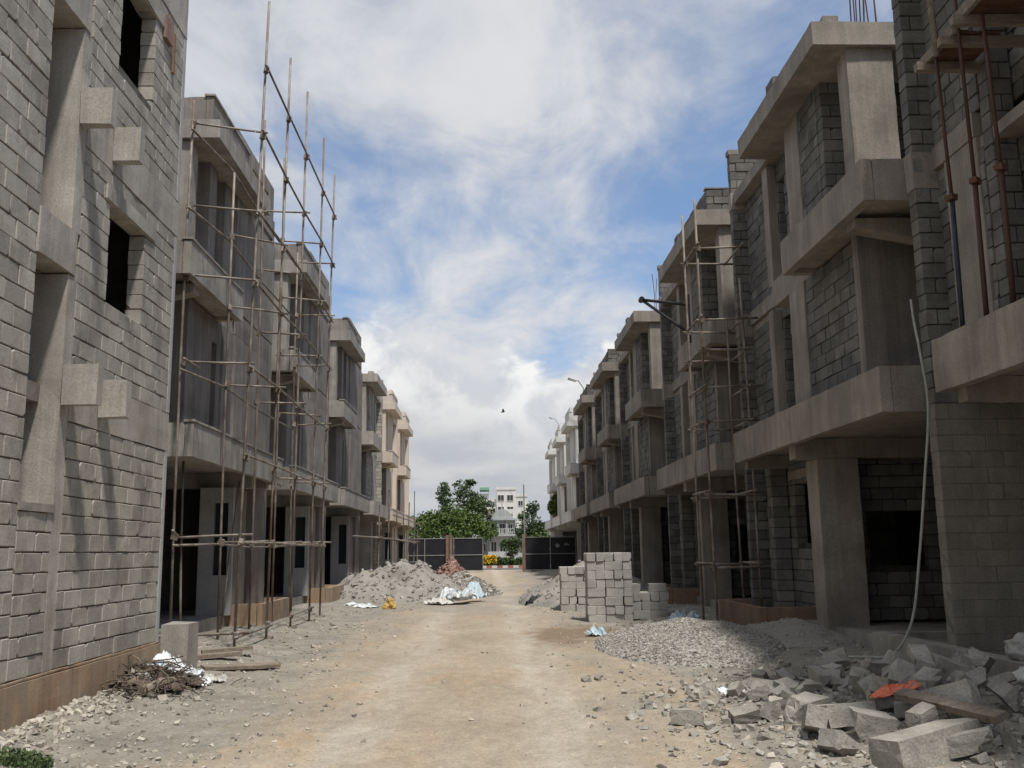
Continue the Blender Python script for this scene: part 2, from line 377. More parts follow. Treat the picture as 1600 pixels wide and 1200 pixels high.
# ------------------------------------------------------------------ ground
def sstep(x, a, b):
    t = min(1, max(0, (x - a) / (b - a))); return t * t * (3 - 2 * t)
def gh(x, y):
    h = .13 * sstep(-x, 3.2, 4.4) + .17 * sstep(x, 3.2, 5.0)
    h += .22 * math.exp(-((x - 4.35) / 1.0) ** 2 - ((y - 9.6) / 1.5) ** 2)
    h *= 1 - sstep(y, 72, 76)
    if abs(x) < 12 and -5 < y < 90:
        h += .030 * noise.noise((x * .9, y * .6, 0)) + .016 * noise.noise((x * 3.1, y * 2.6, 4)) + .007 * noise.noise((x * 9, y * 9, 2))
        h -= .035 * (math.exp(-((x + 1.15 + .2 * math.sin(y * .15)) / .32) ** 2) + math.exp(-((x - .75 + .2 * math.sin(y * .15)) / .32) ** 2))
        if y < 16: h += .010 * noise.noise((x * 20, y * 20, 1))
    return h
def frange(a, b, st):
    n = max(1, int(round((b - a) / st))); return [a + (b - a) * i / n for i in range(n)]
def build_ground():
    xs = [-1500, -400, -100, -30, -14] + frange(-10, -6.5, .5) + frange(-6.5, 7, .09) + frange(7, 11, .5) + [14, 30, 100, 400, 1500]
    ys = [-300, -60, -10, 0] + frange(4, 7, .3) + frange(7, 15, .06) + frange(15, 30, .16) + frange(30, 80, .6) + [80, 90, 120, 200, 500, 1200, 2500]
    mb = MB(); nx = len(xs)
    for y in ys:
        for x in xs: mb.v.append((x, y, gh(x, y)))
    for j in range(len(ys) - 1):
        for i in range(nx - 1):
            a = j * nx + i; mb.f.append((a, a + 1, a + nx + 1, a + nx))
    o = mb.build('ground', M['ground'], smooth=True); o['kind'] = 'structure'
build_ground()
def scatter_pebbles():
    mb = MB(); n = 0
    while n < 17000:
        y = 7.2 + random.random() ** 1.9 * 24; x = random.uniform(-5.2, 6.2)
        side = sstep(abs(x + .2), .9, 3.2)
        cl = noise.noise((x * .8, y * .5, 3)) * .5 + .5
        if random.random() > (.05 + .95 * side) * (.25 + cl): continue
        r = .004 + .026 * random.random() ** 6 + .005 * random.random()
        if random.random() < .010 * side: r = random.uniform(.03, .06)
        mb.stone((x, y, gh(x, y) + r * .25), r); n += 1
    tag(mb.build('loose_stones', M['pebble']), 'loose stones and grit scattered over the dirt road', 'stones', kind='stuff')
scatter_pebbles()

# ------------------------------------------------------------------ concrete blocks
def block_mesh(name, T, L, H, mat, bev=.006, j=.004):
    bm = bmesh.new(); bmesh.ops.create_cube(bm, size=1)
    for v in bm.verts: v.co = Vector((v.co.x * T, v.co.y * L, v.co.z * H)) + Vector([random.uniform(-j, j) for _ in range(3)])
    bmesh.ops.bevel(bm, geom=bm.edges[:], offset=bev, segments=1, affect='EDGES')
    for _ in range(random.choice((0, 1, 1, 2))):        # knocked-off corners
        c = Vector((random.choice((-1, 1)) * T / 2, random.choice((-1, 1)) * L / 2, random.choice((-1, 1)) * H / 2))
        n = Vector((math.copysign(random.uniform(.4, 1), c.x), math.copysign(random.uniform(.4, 1), c.y), math.copysign(random.uniform(.4, 1), c.z))).normalized()
        r = bmesh.ops.bisect_plane(bm, geom=bm.verts[:] + bm.edges[:] + bm.faces[:], plane_co=c - n * random.uniform(.018, .035), plane_no=n, clear_outer=True)
        ed = [e for e in r['geom_cut'] if isinstance(e, bmesh.types.BMEdge)]
        if len(ed) > 2: bmesh.ops.edgeloop_fill(bm, edges=ed)
    me = bpy.data.meshes.new(name); bm.to_mesh(me); bm.free(); me.materials.append(mat); return me
VAR = {k: [block_mesh('block', .2, .388, .187, M[k]) for _ in range(12)] for k in ('block', 'shade_block', 'sblock')}
class Masonry:
    """lays real blocks in running bond round a recessed mortar core"""
    def __init__(s, thing_o, bmat, mmat, jit=.0045, gap=.017): s.g = gap; s.e = gap * .9; s.t = thing_o; s.b = bmat; s.m = mmat; s.j = jit; s.specs = []; s.walls = []
    def wall(s, axis, n0, n1, u0, u1, z0, z1, holes=(), course=.2, length=.4):
        if n0 > n1: n0, n1 = n1, n0
        if u0 > u1: u0, u1 = u1, u0
        us = sorted({u0, u1, *[min(max(h[i], u0), u1) for h in holes for i in (0, 1)]})
        zs = sorted({z0, z1, *[min(max(h[i], z0), z1) for h in holes for i in (2, 3)]})
        mb = MB(); e = s.e
        for a, b in zip(us, us[1:]):
            for c, d in zip(zs, zs[1:]):
                um, zm = (a + b) / 2, (c + d) / 2
                if any(h[0] < um < h[1] and h[2] < zm < h[3] for h in holes): continue
                ea = e if a == u0 or any(abs(h[1] - a) < 1e-6 and h[2] < zm < h[3] for h in holes) else 0
                eb = e if b == u1 or any(abs(h[0] - b) < 1e-6 and h[2] < zm < h[3] for h in holes) else 0
                if axis == 'x': mb.box(n0 + e, n1 - e, a + ea, b - eb, c, d)
                else: mb.box(a + ea, b - eb, n0 + e, n1 - e, c, d)
        s.walls.append(mb.build('wall', M[s.m], s.t))
        nc = max(1, round((z1 - z0) / course)); ch = (z1 - z0) / nc
        for k in range(nc):
            za = z0 + k * ch; zb = za + ch; zm = (za + zb) / 2
            segs = [(u0, u1)]
            for h in holes:
                if h[2] < zm < h[3]:
                    ns = []
                    for a, b in segs:
                        if h[1] <= a or h[0] >= b: ns.append((a, b)); continue
                        if h[0] > a: ns.append((a, h[0]))
                        if h[1] < b: ns.append((h[1], b))
                    segs = ns
            for a, b in segs:
                p = a - (length * .5 if k % 2 else 0) - random.uniform(0, .06)
                while p < b - .001:
                    ln = length * random.uniform(.96, 1.04)
                    A, B = max(a, p), min(b, p + ln); p += ln
                    if B - A < .05: continue
                    d = random.uniform(-s.j, s.j)
                    s.specs.append((axis, (n0 + n1) / 2 + d, (A + B) / 2, zm + random.uniform(-.002, .002), B - A - s.g, n1 - n0, ch - s.g))
    def finish(s, limit=300):
        org = s.t.location; sc = []
        for q in s.specs:
            ax, n, u, z, L, T, H = q; c = (n, u, z) if ax == 'x' else (u, n, z); p = proj(c)
            score = 0
            if p and -20 < p[0] < 1620 and -20 < p[1] < 1220:
                dd = Vector((c[0], c[1], c[2] - EYE)); score = L * H * (abs(c[0]) if ax == 'x' else c[1]) / max(1, dd.length) ** 3
            sc.append((score, q))
        sc.sort(key=lambda t: -t[0]); rest = MB()
        for i, (score, q) in enumerate(sc):
            ax, n, u, z, L, T, H = q; c = (n, u, z) if ax == 'x' else (u, n, z)
            if i < limit and score > 0:
                o = bpy.data.objects.new('block', random.choice(VAR[s.b])); COL.objects.link(o); o.parent = s.t
                o.location = Vector(c) - org; o.scale = (T / .2, L / .388, H / .187)
                o.rotation_euler = (random.gauss(0, .004), random.gauss(0, .004), (0 if ax == 'x' else math.pi / 2) + random.gauss(0, .006))
            else:
                sx, sy = (T, L) if ax == 'x' else (L, T)
                rest.box(c[0]-sx/2, c[0]+sx/2, c[1]-sy/2, c[1]+sy/2, c[2]-H/2, c[2]+H/2, j=.003)
        if rest.v: rest.build('blockwork', M[s.b], s.t)['kind'] = 'stuff'

# ------------------------------------------------------------------ the terrace houses
def house(side, y0, style, label, limit=0, fin_w=5.5, rt=1.45, bare=False, no_col=False, ground='wall', fin_t=8.3, rebar=0, roof_parapet=True, near_fin=False, top=True, planter='brown', tall=0.):
    """side = +1 right / -1 left of the street; w is distance from the street axis, t distance along the street from y0"""
    S = side; t_o = thing('unfinished_house' if style in ('block', 'plaster') else 'painted_house', label, 'house', (S * 8, y0 + 4, 0), 'terrace houses lining the street')
    def zf(z):          # the left row has slightly taller storeys
        if S > 0 or z <= 3.95: return z
        if z <= 6.12: return 3.95 + (z - 3.95) * 2.43 / 2.17
        if z <= 9.12: return 6.38 + (z - 6.12) * 3.09 / 3.0
        return z + .35
    def B(w0, w1, t0, t1, z0, z1): return (S * w0, S * w1, y0 + t0, y0 + t1, zf(z0), zf(z1))
    right_block = style == 'block'
    C_ = {'block': 'brown_shade_cast', 'plaster': 'lcast', 'cream': 'cream', 'white': 'white'}[style]
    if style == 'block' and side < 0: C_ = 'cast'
    Wm = {'block': 'brown_shade_cast', 'plaster': 'plaster', 'cream': 'cream', 'white': 'white'}[style]
    mas = Masonry(t_o, 'shade_block' if side > 0 else 'block', 'dmortar_shade' if side > 0 else 'mortar', .011 if side > 0 else .006)  # right row takes the shade-darkened block and mortar, left row the plain ones
    def xwall(w0, w1, t0, t1, z0, z1, holes=()):
        hs = [(y0 + a, y0 + b, zf(c), zf(d)) for a, b, c, d in holes]
        if style == 'block': mas.wall('x', S * w0, S * w1, y0 + t0, y0 + t1, zf(z0), zf(z1), hs)
        else: solid(B(w0, w1, t0, t1, z0, z1), hs, 'x', Wm)
    def ywall(t0, t1, w0, w1, z0, z1, holes=(), plain=None):
        hs = [tuple(sorted((S * a, S * b))) + (zf(c), zf(d)) for a, b, c, d in holes]
        if style == 'block' and not plain: mas.wall('y', y0 + t0, y0 + t1, S * w0, S * w1, zf(z0), zf(z1), hs)
        else: solid(B(w0, w1, t0, t1, z0, z1), hs, 'y', plain or Wm)
    def solid(b, holes, axis, m):
        x0, x1, ya, yb, z0, z1 = b
        if x0 > x1: x0, x1 = x1, x0
        u0, u1 = (ya, yb) if axis == 'x' else (x0, x1)
        us = sorted({u0, u1, *[min(max(h[i], u0), u1) for h in holes for i in (0, 1)]})
        zs = sorted({z0, z1, *[min(max(h[i], z0), z1) for h in holes for i in (2, 3)]})
        mb = MB()
        for a, c in zip(us, us[1:]):
            for d, e in zip(zs, zs[1:]):
                if any(h[0] < (a + c) / 2 < h[1] and h[2] < (d + e) / 2 < h[3] for h in holes): continue
                if axis == 'x': mb.box(x0, x1, a, c, d, e)
                else: mb.box(a, c, ya, yb, d, e)
        mb.build('wall', M[m], t_o)
    F = fin_t
    # carcass
    ba, bb = (.6, 7.95) if style in ('plaster', 'cream') or side < 0 else (0., 7.3)
    P('floor_slab', C_, t_o, B(5.16, 5.82, ba + .16, bb - .16, 3.42, 3.57), B(5.82, 12, ba + .16, F, 3.42, 3.57))
    P('floor_slab', C_, t_o, B(5.82, 12, .22, F, 6.20, 6.35), B(5.16, 5.82, .22, 3.44, 6.20, 6.35))
    P('ground_slab', 'lcast', t_o, B(5.62, 12, -.4, F, .0, .36))
    P('back_wall', Wm, t_o, B(12, 12.2, -.2, F, 0, 9.4))
    # end fin
    if style == 'block':
        if bare:
            ms = Masonry(t_o, 'sblock', 'smortar', .003, .007); ms.wall('y', y0 + F, y0 + F + .2, S * 5.5, S * 9.5, .2, 3.35); ms.finish(120)
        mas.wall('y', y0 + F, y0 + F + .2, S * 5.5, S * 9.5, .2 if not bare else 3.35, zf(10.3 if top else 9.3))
        P('party_wall', 'dmortar_shade', t_o, B(9.5, 12, F + .01, F + .19, .2, 9.3))
        if top: P('fin_cap', C_, t_o, B(5.48, 6.0, F - .02, F + .22, 10.3, 10.42))
        P('fin_beam', C_, t_o, B(5.485, 5.86, F - .015, F + .215, 6.12, 6.62)); P('fin_beam', C_, t_o, B(5.485, 5.86, F - .015, F + .215, 9.0, 9.4))
    else:
        P('party_wall', Wm, t_o, B(fin_w, 12, F, F + .2, .2, 3.3), B(5.5, 12, F, F + .2, 3.3, 9.9))
    if near_fin:
        P('party_wall', Wm, t_o, B(5.4, 12, -.45, -.25, 3.3, 9.75), B(7.6, 12, -.449, -.251, 0, 3.3))
    # first floor balcony
    P('balcony_beam', C_, t_o, B(5.0, 5.15, ba, bb, 3.30, 3.90), B(5.15, 7.2, ba, ba + .15, 3.30, 3.90), B(5.15, 5.8, bb - .15, bb, 3.30, 3.90))
    if style != 'block': P('coping', C_, t_o, B(4.98, 5.18, ba - .02, bb + .02, 3.90, 3.95))
    ct = 3.95 if style not in ('plaster', 'cream') else 5.5
    P('cross_beam', C_, t_o, B(5.15, 9, ct, ct + .35, 3.08, 3.42)); P('cross_beam', C_, t_o, B(5.15, 7, 6.9, 7.1, 3.15, 3.42))
    # second floor balcony
    P('balcony_beam', C_, t_o, B(5.0, 5.15, .05, 3.6, 6.12, 6.70), B(5.15, 7.2, .05, .2, 6.12, 6.70), B(5.15, 5.8, 3.45, 3.6, 6.12, 6.70))
    if style != 'block': P('coping', C_, t_o, B(4.98, 5.18, .03, 3.62, 6.70, 6.75))
    mb = MB(); b = B(5.15, 6.4, .8, 1.05, 0, 0)       # haunched bracket under the balcony
    xs_ = (S * 5.15, S * 6.6); n = 0
    for yy in (y0 + .75, y0 + 1.05):
        mb.v += [(xs_[0], yy, zf(6.12)), (xs_[1], yy, zf(6.12)), (xs_[1], yy, zf(5.72)), (xs_[0], yy, zf(6.0))]
    mb.f += [(0,1,2,3),(7,6,5,4),(0,4,5,1),(1,5,6,2),(2,6,7,3),(3,7,4,0)]
    mb.build('bracket_beam', M[C_], t_o)
    # roof
    P('roof_slab', C_, t_o, B(5.0, 12, rt, 5.8, 9.12, 9.5), B(5.55, 12, 5.8, F, 9.12, 9.38), label=None)
    P('roof_column', C_, t_o, B(5.54, 6.25, rt + .1, rt + .5, 6.35, 9.12))
    if style == 'block':
        if roof_parapet:
            mas.wall('x', S * 5.30, S * 5.50, y0 + 4.3, y0 + 4.75, 9.5, 10.1)
            P('parapet_base', C_, t_o, B(5.2, 5.45, 1.5, 2.2, 9.5, 9.62))
            if tall:
                mas.wall('x', S * 5.30, S * 5.50, y0 + rt + .35, y0 + 4.2, 9.5, zf(9.5) + .55); mas.wall('y', y0 + rt + .15, y0 + rt + .34, S * 5.3, S * 8, 9.5, 10.05)
                P('coping', C_, t_o, B(5.28, 8, rt + .14, rt + .36, 10.06, 10.10))
    else:
        P('parapet', Wm, t_o, B(5.15, 5.3, 1.5, 4.3, 9.5, 9.98), B(5.3, 8, 1.5, 1.65, 9.5, 9.98))
        P('coping', C_, t_o, B(5.12, 5.33, 1.47, 4.33, 9.98, 10.03))
        solid(B(5.5, 5.65, 4.6, F, 9.38, 10.75), [(y0 + 6.0, y0 + 7.7, zf(9.75), zf(10.4))], 'x', Wm)
        P('parapet', Wm, t_o, B(5.65, 8, 4.6, 4.75, 9.51, 10.7))
    # second floor rooms
    ywall(2.65, 2.85, 5.5, 9, 6.35, 9.12)
    xwall(5.5, 5.7, 2.85, 3.75 if style != 'plaster' else 3.15, 6.35, 9.12)
    if not bare: P('pilaster', C_ if style == 'block' else Wm, t_o, B(5.48, 5.72, 3.75 if style != 'plaster' else 3.7, 4.5, 6.35, 9.12))
    if style == 'plaster':
        P('street_wall', Wm, t_o, B(5.42, 5.8, 4.5, F - .01, 6.64, 9.11), B(5.42, 5.8, 4.74, F - .01, 3.57, 6.11), B(5.43, 5.49, 4.74, F - .01, 6.115, 6.635))
    if bare:
        xwall(5.8, 6.0, 7.25, F, 6.66, 9.12); xwall(6.12, 6.3, 2.0, 7.25, 6.66, 9.12)
        P('pilaster', C_, t_o, B(5.775, 5.85, 7.35, 8.15, 3.57, 6.36)); ywall(7.05, 7.24, 5.8, 6.1, 3.58, 9.1)
    else: xwall(5.8, 6.0, 4.9, F, 6.66, 9.12, [(5.6, 5.95, 6.7, 8.8)])
    if not bare: P('pier', C_ if style == 'block' else Wm, t_o, B(5.62, 5.8, 6.05, 6.4, 6.66, 9.12))
    if not bare: P('band_beam', C_, t_o, B(5.5, 5.82, 3.6, 5.8, 6.12, 6.62))
    P('band_beam', C_, t_o, B(5.76, 6.02, 5.8 if not bare else 7.36, F, 6.36, 6.66))
    # first floor rooms
    xwall(5.5, 5.7, 1.8, 3.92, 3.9, 6.12, [(3.2, 3.55, 3.95, 5.7)] if style == 'plaster' else ())
    P('sill_band', C_ if style == 'block' else Wm, t_o, B(5.47, 5.72, 1.6, 5.2, 3.57, 3.9))
    ywall(1.6, 1.8, 5.5, 9, 3.9, 6.2, plain='plaster')
    if not bare: P('pilaster', C_ if style == 'block' else Wm, t_o, B(5.47, 5.72, 3.92, 4.73, 3.9, 6.12))
    if bare: xwall(5.8, 6.0, 7.25, F, 3.57, 6.2); xwall(6.12, 6.3, 2.0, 7.25, 3.57, 6.2)
    else: xwall(5.8, 6.0, 5.15, F, 3.57, 6.2, [(5.75, 6.1, 3.6, 6.0)])
    if not bare: P('pier', C_ if style == 'block' else Wm, t_o, B(5.62, 5.8, 6.2, 6.5, 3.57, 6.2))
    P('partition_wall', Wm, t_o, B(5.8, 11, 4.95, 5.08, 3.57, 6.2), B(5.8, 11, 4.6, 4.75, 6.35, 9.12))
    # ground floor
    if style in ('plaster', 'cream'):
        P('column', Wm, t_o, B(5.5, 5.9, 5.5, 6.5, .2, 3.08)); P('column', Wm, t_o, B(5.5, 5.9, 7.2, F - .01, .2, 3.30))
    elif not no_col: P('column', C_ if style == 'block' else 'white', t_o, B(5.5, 6.2, 3.95, 4.5, .2, 3.08))
    gm = None if style == 'block' else 'wplaster'
    if ground == 'wall':
        if style == 'block':
            xwall(5.95, 6.15, 4.5, F, .4, 3.42, [(5.6, 6.6, 1.7, 2.9)])
            mas.wall('y', y0 + 4.52, y0 + 4.70, S * 6.2, S * 10, .4, 3.42, [tuple(sorted((S * 6.5, S * 7.5))) + (1.3, 2.3)])
            mas.wall('x', S * 5.62, S * 5.93, y0 + 6.95, y0 + 7.35, .4, 3.42)
            P('lintel', C_, t_o, B(5.90, 6.17, 5.4, 6.8, 2.9, 3.08))
        else:
            solid(B(5.95, 6.15, 6.0, F, .4, 3.42), [(y0 + 6.6, y0 + 7.1, .5, 2.7)], 'x', 'wplaster')
            solid(B(5.5, 6.22, 5.3, 5.45, .36, 3.08), [tuple(sorted((S * 5.60, S * 5.92))) + (1.2, 2.75)], 'y', 'wplaster')
            P('window_backing', 'glass', t_o, B(5.58, 5.94, 5.452, 5.47, 1.15, 2.8))
        P('inner_wall', 'dmortar_shade', t_o, B(8.6, 8.8, -.3, F, .4, 3.42))  # near-black colour carries the carport's shade
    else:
        P('inner_wall', 'dmortar_shade', t_o, B(8.6, 8.8, -.3, F, .4, 3.42))  # gloom of the open carport is put into this wall's colour
    # planter at the foot of the wall
    if planter:
        pm = planter
        P('planter', pm, t_o, B(4.85, 4.97, 5.5, 8.6, -.1, .58), B(4.97, 6.0, 5.5, 5.62, -.1, .58), B(4.97, 5.5, 8.48, 8.6, -.1, .58), B(4.97, 5.6, 5.62, 8.48, -.1, .46))
    if rebar:
        for k in range(rebar):
            mb = MB(); x = S * random.uniform(5.6, 6.2); yy = y0 + rt + .1 + random.uniform(0, .35); h = random.uniform(.9, 1.6)
            mb.tube([(x, yy, 9.45), (x + random.uniform(-.03, .03), yy, 9.5 + h * .5), (x + random.uniform(-.07, .07), yy + random.uniform(-.05, .05), 9.5 + h)], .011, 5)
            mb.build('rebar', M['rebar'], t_o)
    mas.finish(limit)
    return t_o

PITCH = 8.9
A0 = 11.85
house(1, 3.1, 'block', 'nearest block house on the right, with plank scaffold platforms high on its wall', 180, ground='open', fin_t=8.4, planter=None, bare=True)
hA = house(1, A0, 'block', 'block house with a tall column on its top balcony and rebar on its roof', 300, rebar=9)
house(1, A0 + PITCH - .05, 'block', 'third block house on the right, behind the tower scaffold with its hoist arm', 300, rebar=3, tall=1, rt=.75)
rl = ['fourth block house along the right side, directly beyond the black hoist arm', 'fifth block house along the right side, just above the tall block stack',
      'sixth house on the right, last one of bare shade-darkened blocks, lamp on its roof']
for i, l in enumerate(rl):
    house(1, A0 + PITCH * (2 + i) + .6, 'block', l, 0, rebar=2 if i == 0 else 0, tall=(i != 0), rt=.9)
house(1, A0 + PITCH * 5 + .6, 'white', 'pale rendered house on the right before the black fence', planter=None, fin_w=6.95, ground='open', no_col=True)
house(1, A0 + PITCH * 6 + .6, 'white', 'farthest house on the right, pale, with a shrub on its balcony', planter=None, no_col=True, fin_w=6.95, ground='open')
house(1, A0 + PITCH * 7 + .6, 'white', 'pale house on the right standing past the black fence line', planter=None)
L1 = 15.9
house(-1, L1, 'plaster', 'grey plastered house wrapped in tall pipe scaffolding on the left', near_fin=True, planter='earthy')
house(-1, L1 + PITCH + .1, 'plaster', 'second plastered house on the left, half behind the far end of the scaffolding', planter='earthy')
house(-1, L1 + PITCH * 2 + .1, 'plaster', 'third plastered house on the left, behind the grey sand heap', planter='earthy')
house(-1, L1 + PITCH * 3 + .1, 'block', 'left side house with pale block fins next to the cream houses', 0, planter=None)
house(-1, L1 + PITCH * 4 + .1, 'cream', 'nearer cream painted house at the end of the left row', planter=None)
house(-1, L1 + PITCH * 5 + .1, 'cream', 'farther cream painted house closing the left row by the fence', planter=None)

# ------------------------------------------------------------------ near left house, its block gable right beside the road
def corner_house():
    t = thing('unfinished_house', 'nearest block house on the left with dark window holes and projecting concrete stubs', 'house', (-7, 10, 0), 'terrace houses lining the street')
    X = -4.35; m = Masonry(t, 'block', 'mortar', .004, .014)
    P('plinth', 'earthy', t, (-4.31, -12, 4, 13.22, -.2, .50), j=.0)
    P('plinth_ledge', 'earthy', t, (-4.325, -4.8, 4.01, 13.2, .50, .53))
    m.wall('x', X, X - .2, 6.0, 9.12, .53, 10.2)
    m.wall('x', X, X - .2, 9.12, 9.83, .53, 2.08)
    P('sill', 'lcast', t, (-4.33, -4.9, 9.10, 9.85, 2.08, 2.17), j=.01)
    P('lintel_beam', 'cast', t, (-4.33, -4.62, 9.10, 9.96, 4.58, 5.05)); P('lintel_beam', 'cast', t, (-4.33, -4.75, 9.10, 9.96, 7.36, 7.9))
    m.wall('x', X, X - .2, 9.12, 9.83, 7.9, 10.2)
    P('column', 'cast', t, (-4.345, -5.4, 9.83, 10.05, .53, 4.57), (-4.345, -5.4, 9.83, 10.05, 5.06, 7.35), (-4.345, -5.4, 9.83, 10.05, 7.91, 10.2), (-4.63, -5.4, 9.832, 10.048, 4.57, 5.06), (-4.76, -5.4, 9.832, 10.048, 7.35, 7.91))
    P('shaft_wall', 'lcast', t, (-5.4, -5.55, 8.5, 10.05, .4, 10.2), (-4.56, -5.4, 8.5, 8.65, .4, 10.2))
    W1 = (10.83, 11.96, 4.44, 5.72); W2 = (10.83, 11.96, 7.47, 8.75)
    for z0, z1, h in ((.53, 3.04, ()), (3.56, 6.09, (W1,)), (6.60, 9.12, (W2,))):
        m.wall('x', X, X - .2, 10.05, 13.10, z0, z1, h)
    for z0, z1 in ((3.04, 3.56), (6.09, 6.60)):
        P('band_beam', 'cast', t, (-4.338, -4.8, 10.05, 13.2, z0, z1), j=.004)
    P('roof_beam', 'cast', t, (-4.338, -4.8, 10.05, 13.2, 9.12, 10.3))
    P('corner_render', 'wplaster', t, (-4.343, -4.6, 13.10, 13.2, .53, 3.03), (-4.343, -4.6, 13.10, 13.2, 3.57, 6.08), (-4.343, -4.6, 13.10, 13.2, 6.61, 9.11))
    P('lintel', 'cast', t, (-4.325, -4.57, 10.66, 12.3, 5.72, 5.90), j=.006); P('lintel', 'cast', t, (-4.325, -4.57, 10.66, 12.3, 8.75, 8.93), j=.006)
    for y0, y1, z0, z1, xe in ((9.82, 9.96, 6.24, 6.65, -4.0), (10.76, 10.9, 6.22, 6.63, -4.03), (9.82, 9.98, 3.18, 3.60, -3.98), (10.76, 10.92, 3.18, 3.60, -4.03)):
        mb = MB(); mb.box(xe, -4.337, y0, y1, z0, z1, j=.006); mb.build('beam_stub', M['cast'], t)
    P('formwork_clamp', 'brickred', t, (-4.30, -4.345, 12.22, 12.5, 8.62, 8.95)); P('formwork_clamp', 'brown', t, (-4.31, -4.345, 12.6, 12.68, 8.3, 8.9))
    P('side_wall', 'mortar', t, (-4.56, -12, 13.0, 13.19, .4, 10.2)); P('side_wall', 'mortar', t, (-4.56, -12, 6, 6.2, .4, 10.2))
    P('floor_slab', 'lcast', t, (-4.56, -12, 6.2, 13.0, 3.2, 3.4), (-5.6, -12, 6.2, 13.0, 6.2, 6.4), (-4.8, -5.6, 10.05, 13.0, 6.2, 6.4)); P('roof_slab', 'lcast', t, (-4.8, -12, 6.2, 13.0, 9.9, 10.1))
    P('back_wall', 'mortar', t, (-12, -12.2, 6, 13.2, 0, 10.2)); P('inner_wall', 'dmortar_shade', t, (-7, -7.15, 6.2, 13.0, .4, 9.9))  # inner wall coloured near black to hold the room's shade
    m.finish(300)
corner_house()
mb = MB(); mb.box(-4.33, -3.98, 13.26, 13.75, .0, .74, j=.015)
tag(mb.build('concrete_stump', M['lcast'], loc=(-4.15, 13.5, 0)), 'rough square concrete stump at the corner of the near left house', 'concrete stump')

# ------------------------------------------------------------------ scaffolding on the left
def coupler(p, parent):
    mb = MB(); mb.obox(p, (.085, .085, .11), (random.uniform(-.3, .3), .2, random.uniform(0, 1)), .008); mb.build('coupler', M['pipe'], parent)
def bowed(a, b, k, n=5):
    a, b = Vector(a), Vector(b); d = Vector((random.uniform(-k, k), random.uniform(-k, k), random.uniform(-k, k)))
    return [a.lerp(b, i / (n - 1)) + d * math.sin(math.pi * i / (n - 1)) for i in range(n)]
def left_scaffold():
    t = thing('scaffolding', 'tall pipe scaffolding of five bays in front of the grey plastered house', 'scaffolding', (-4.4, 20.5, 0))
    ys = [16.35, 18.5, 20.55, 22.75, 24.35]; tops = [11.8, 11.75, 11.95, 11.85, 11.6]; lean = [-.42, -.1, .25, .15, -.2]
    rr = .0235
    def node(i, z): return (-4.05 + .012 * (z - 4), ys[i] - lean[i] * (z - 6) / 12, z)
    for i in range(5):
        b = node(i, gh(-4.05, ys[i]) - .05)
        mb = MB(); mb.tube([b, node(i, 3.3), node(i, 6.4), node(i, tops[i])], rr, 8); mb.build('standard', M['pipe'], t, True)
        mb = MB(); mb.box(b[0] - .12, b[0] + .12, b[1] - .09, b[1] + .09, gh(b[0], b[1]) - .03, gh(b[0], b[1]) + .03); mb.build('base_block', M['wood'], t)
    levels = [(1.84, 0, 4), (3.25, 0, 4), (4.77, 0, 4), (6.30, 0, 4), (7.62, 0, 4), (9.08, 0, 4), (10.4, 0, 4), (.35, 0, 1), (.38, 2, 3)]
    for z, a, b in levels:
        mb = MB(); pts = [Vector(node(i, z + random.uniform(-.05, .05))) + Vector((.05, 0, 0)) for i in range(a, b + 1)]
        pts[0].y -= .18; pts[-1].y += .2; mb.tube(pts, rr * .92, 8); mb.build('ledger', M['pipe'], t, True)
        for i in range(a, b + 1): coupler(Vector(node(i, z)) + Vector((.02, 0, 0)), t)
    iy = [16.1, 17.95, 20.3, 22.4, 24.3]; itop = [9.6, 9.0, 11.2, 11.2, 9.4]
    for i in range(5):
        x = -5.12 if i == 0 else -4.86
        mb = MB(); mb.tube(bowed((x, iy[i] + random.uniform(-.1, .1), gh(x, iy[i]) - .05), (x, iy[i], itop[i]), .03), rr, 8); mb.build('standard', M['pipe'], t, True)
        for z in (1.84, 4.77, 6.30, 7.62, 9.08) + ((3.25,) if i > 2 else ()):
            if z > itop[i]: continue
            zz = z + random.uniform(-.05, .08); e = x - random.uniform(.0, .1)
            mb = MB(); mb.tube(bowed((-3.95 + random.uniform(-.05, .1), node(i, z)[1] + .06, zz + .05), (e, iy[i] + .05, zz + .05 + random.uniform(-.05, .05)), .012), rr * .9, 8); mb.build('transom', M['pipe'], t, True)
            coupler((x, iy[i] + .02, zz + .03), t)
    for z in (4.72, 7.58, 9.02, 1.80):
        mb = MB(); mb.tube([(-5.1, 16.0, z), (-4.9, 17.95, z + .03), (-4.9, 20.3, z - .02), (-4.9, 22.4, z), (-4.9, 24.6, z + .04)], rr * .9, 8); mb.build('ledger', M['pipe'], t, True)
    for z in (.33,):
        mb = MB(); mb.tube(bowed((-3.95, 16.5, .36), (-5.6, 15.2, .42), .02), rr, 8); mb.build('transom', M['pipe'], t, True)
    mb = MB(); mb.tube([(-4.62, 14.6, 4.62), (-4.98, 16.6, 4.85)], rr, 8); mb.build('putlog', M['pipe'], t, True)
    mb = MB(); mb.tube([(-4.35, 13.6, 1.98), (-4.9, 15.5, 1.95)], rr, 8); mb.build('putlog', M['pipe'], t, True)
    for a, b in (((-5.5, 20.6, .2), (-5.3, 20.9, 3.2)), ((-5.35, 17.4, .2), (-5.4, 17.3, 3.3))):
        mb = MB(); mb.tube(bowed(a, b, .02), rr * .9, 8); mb.build('prop', M['pipe'], t, True)
left_scaffold()
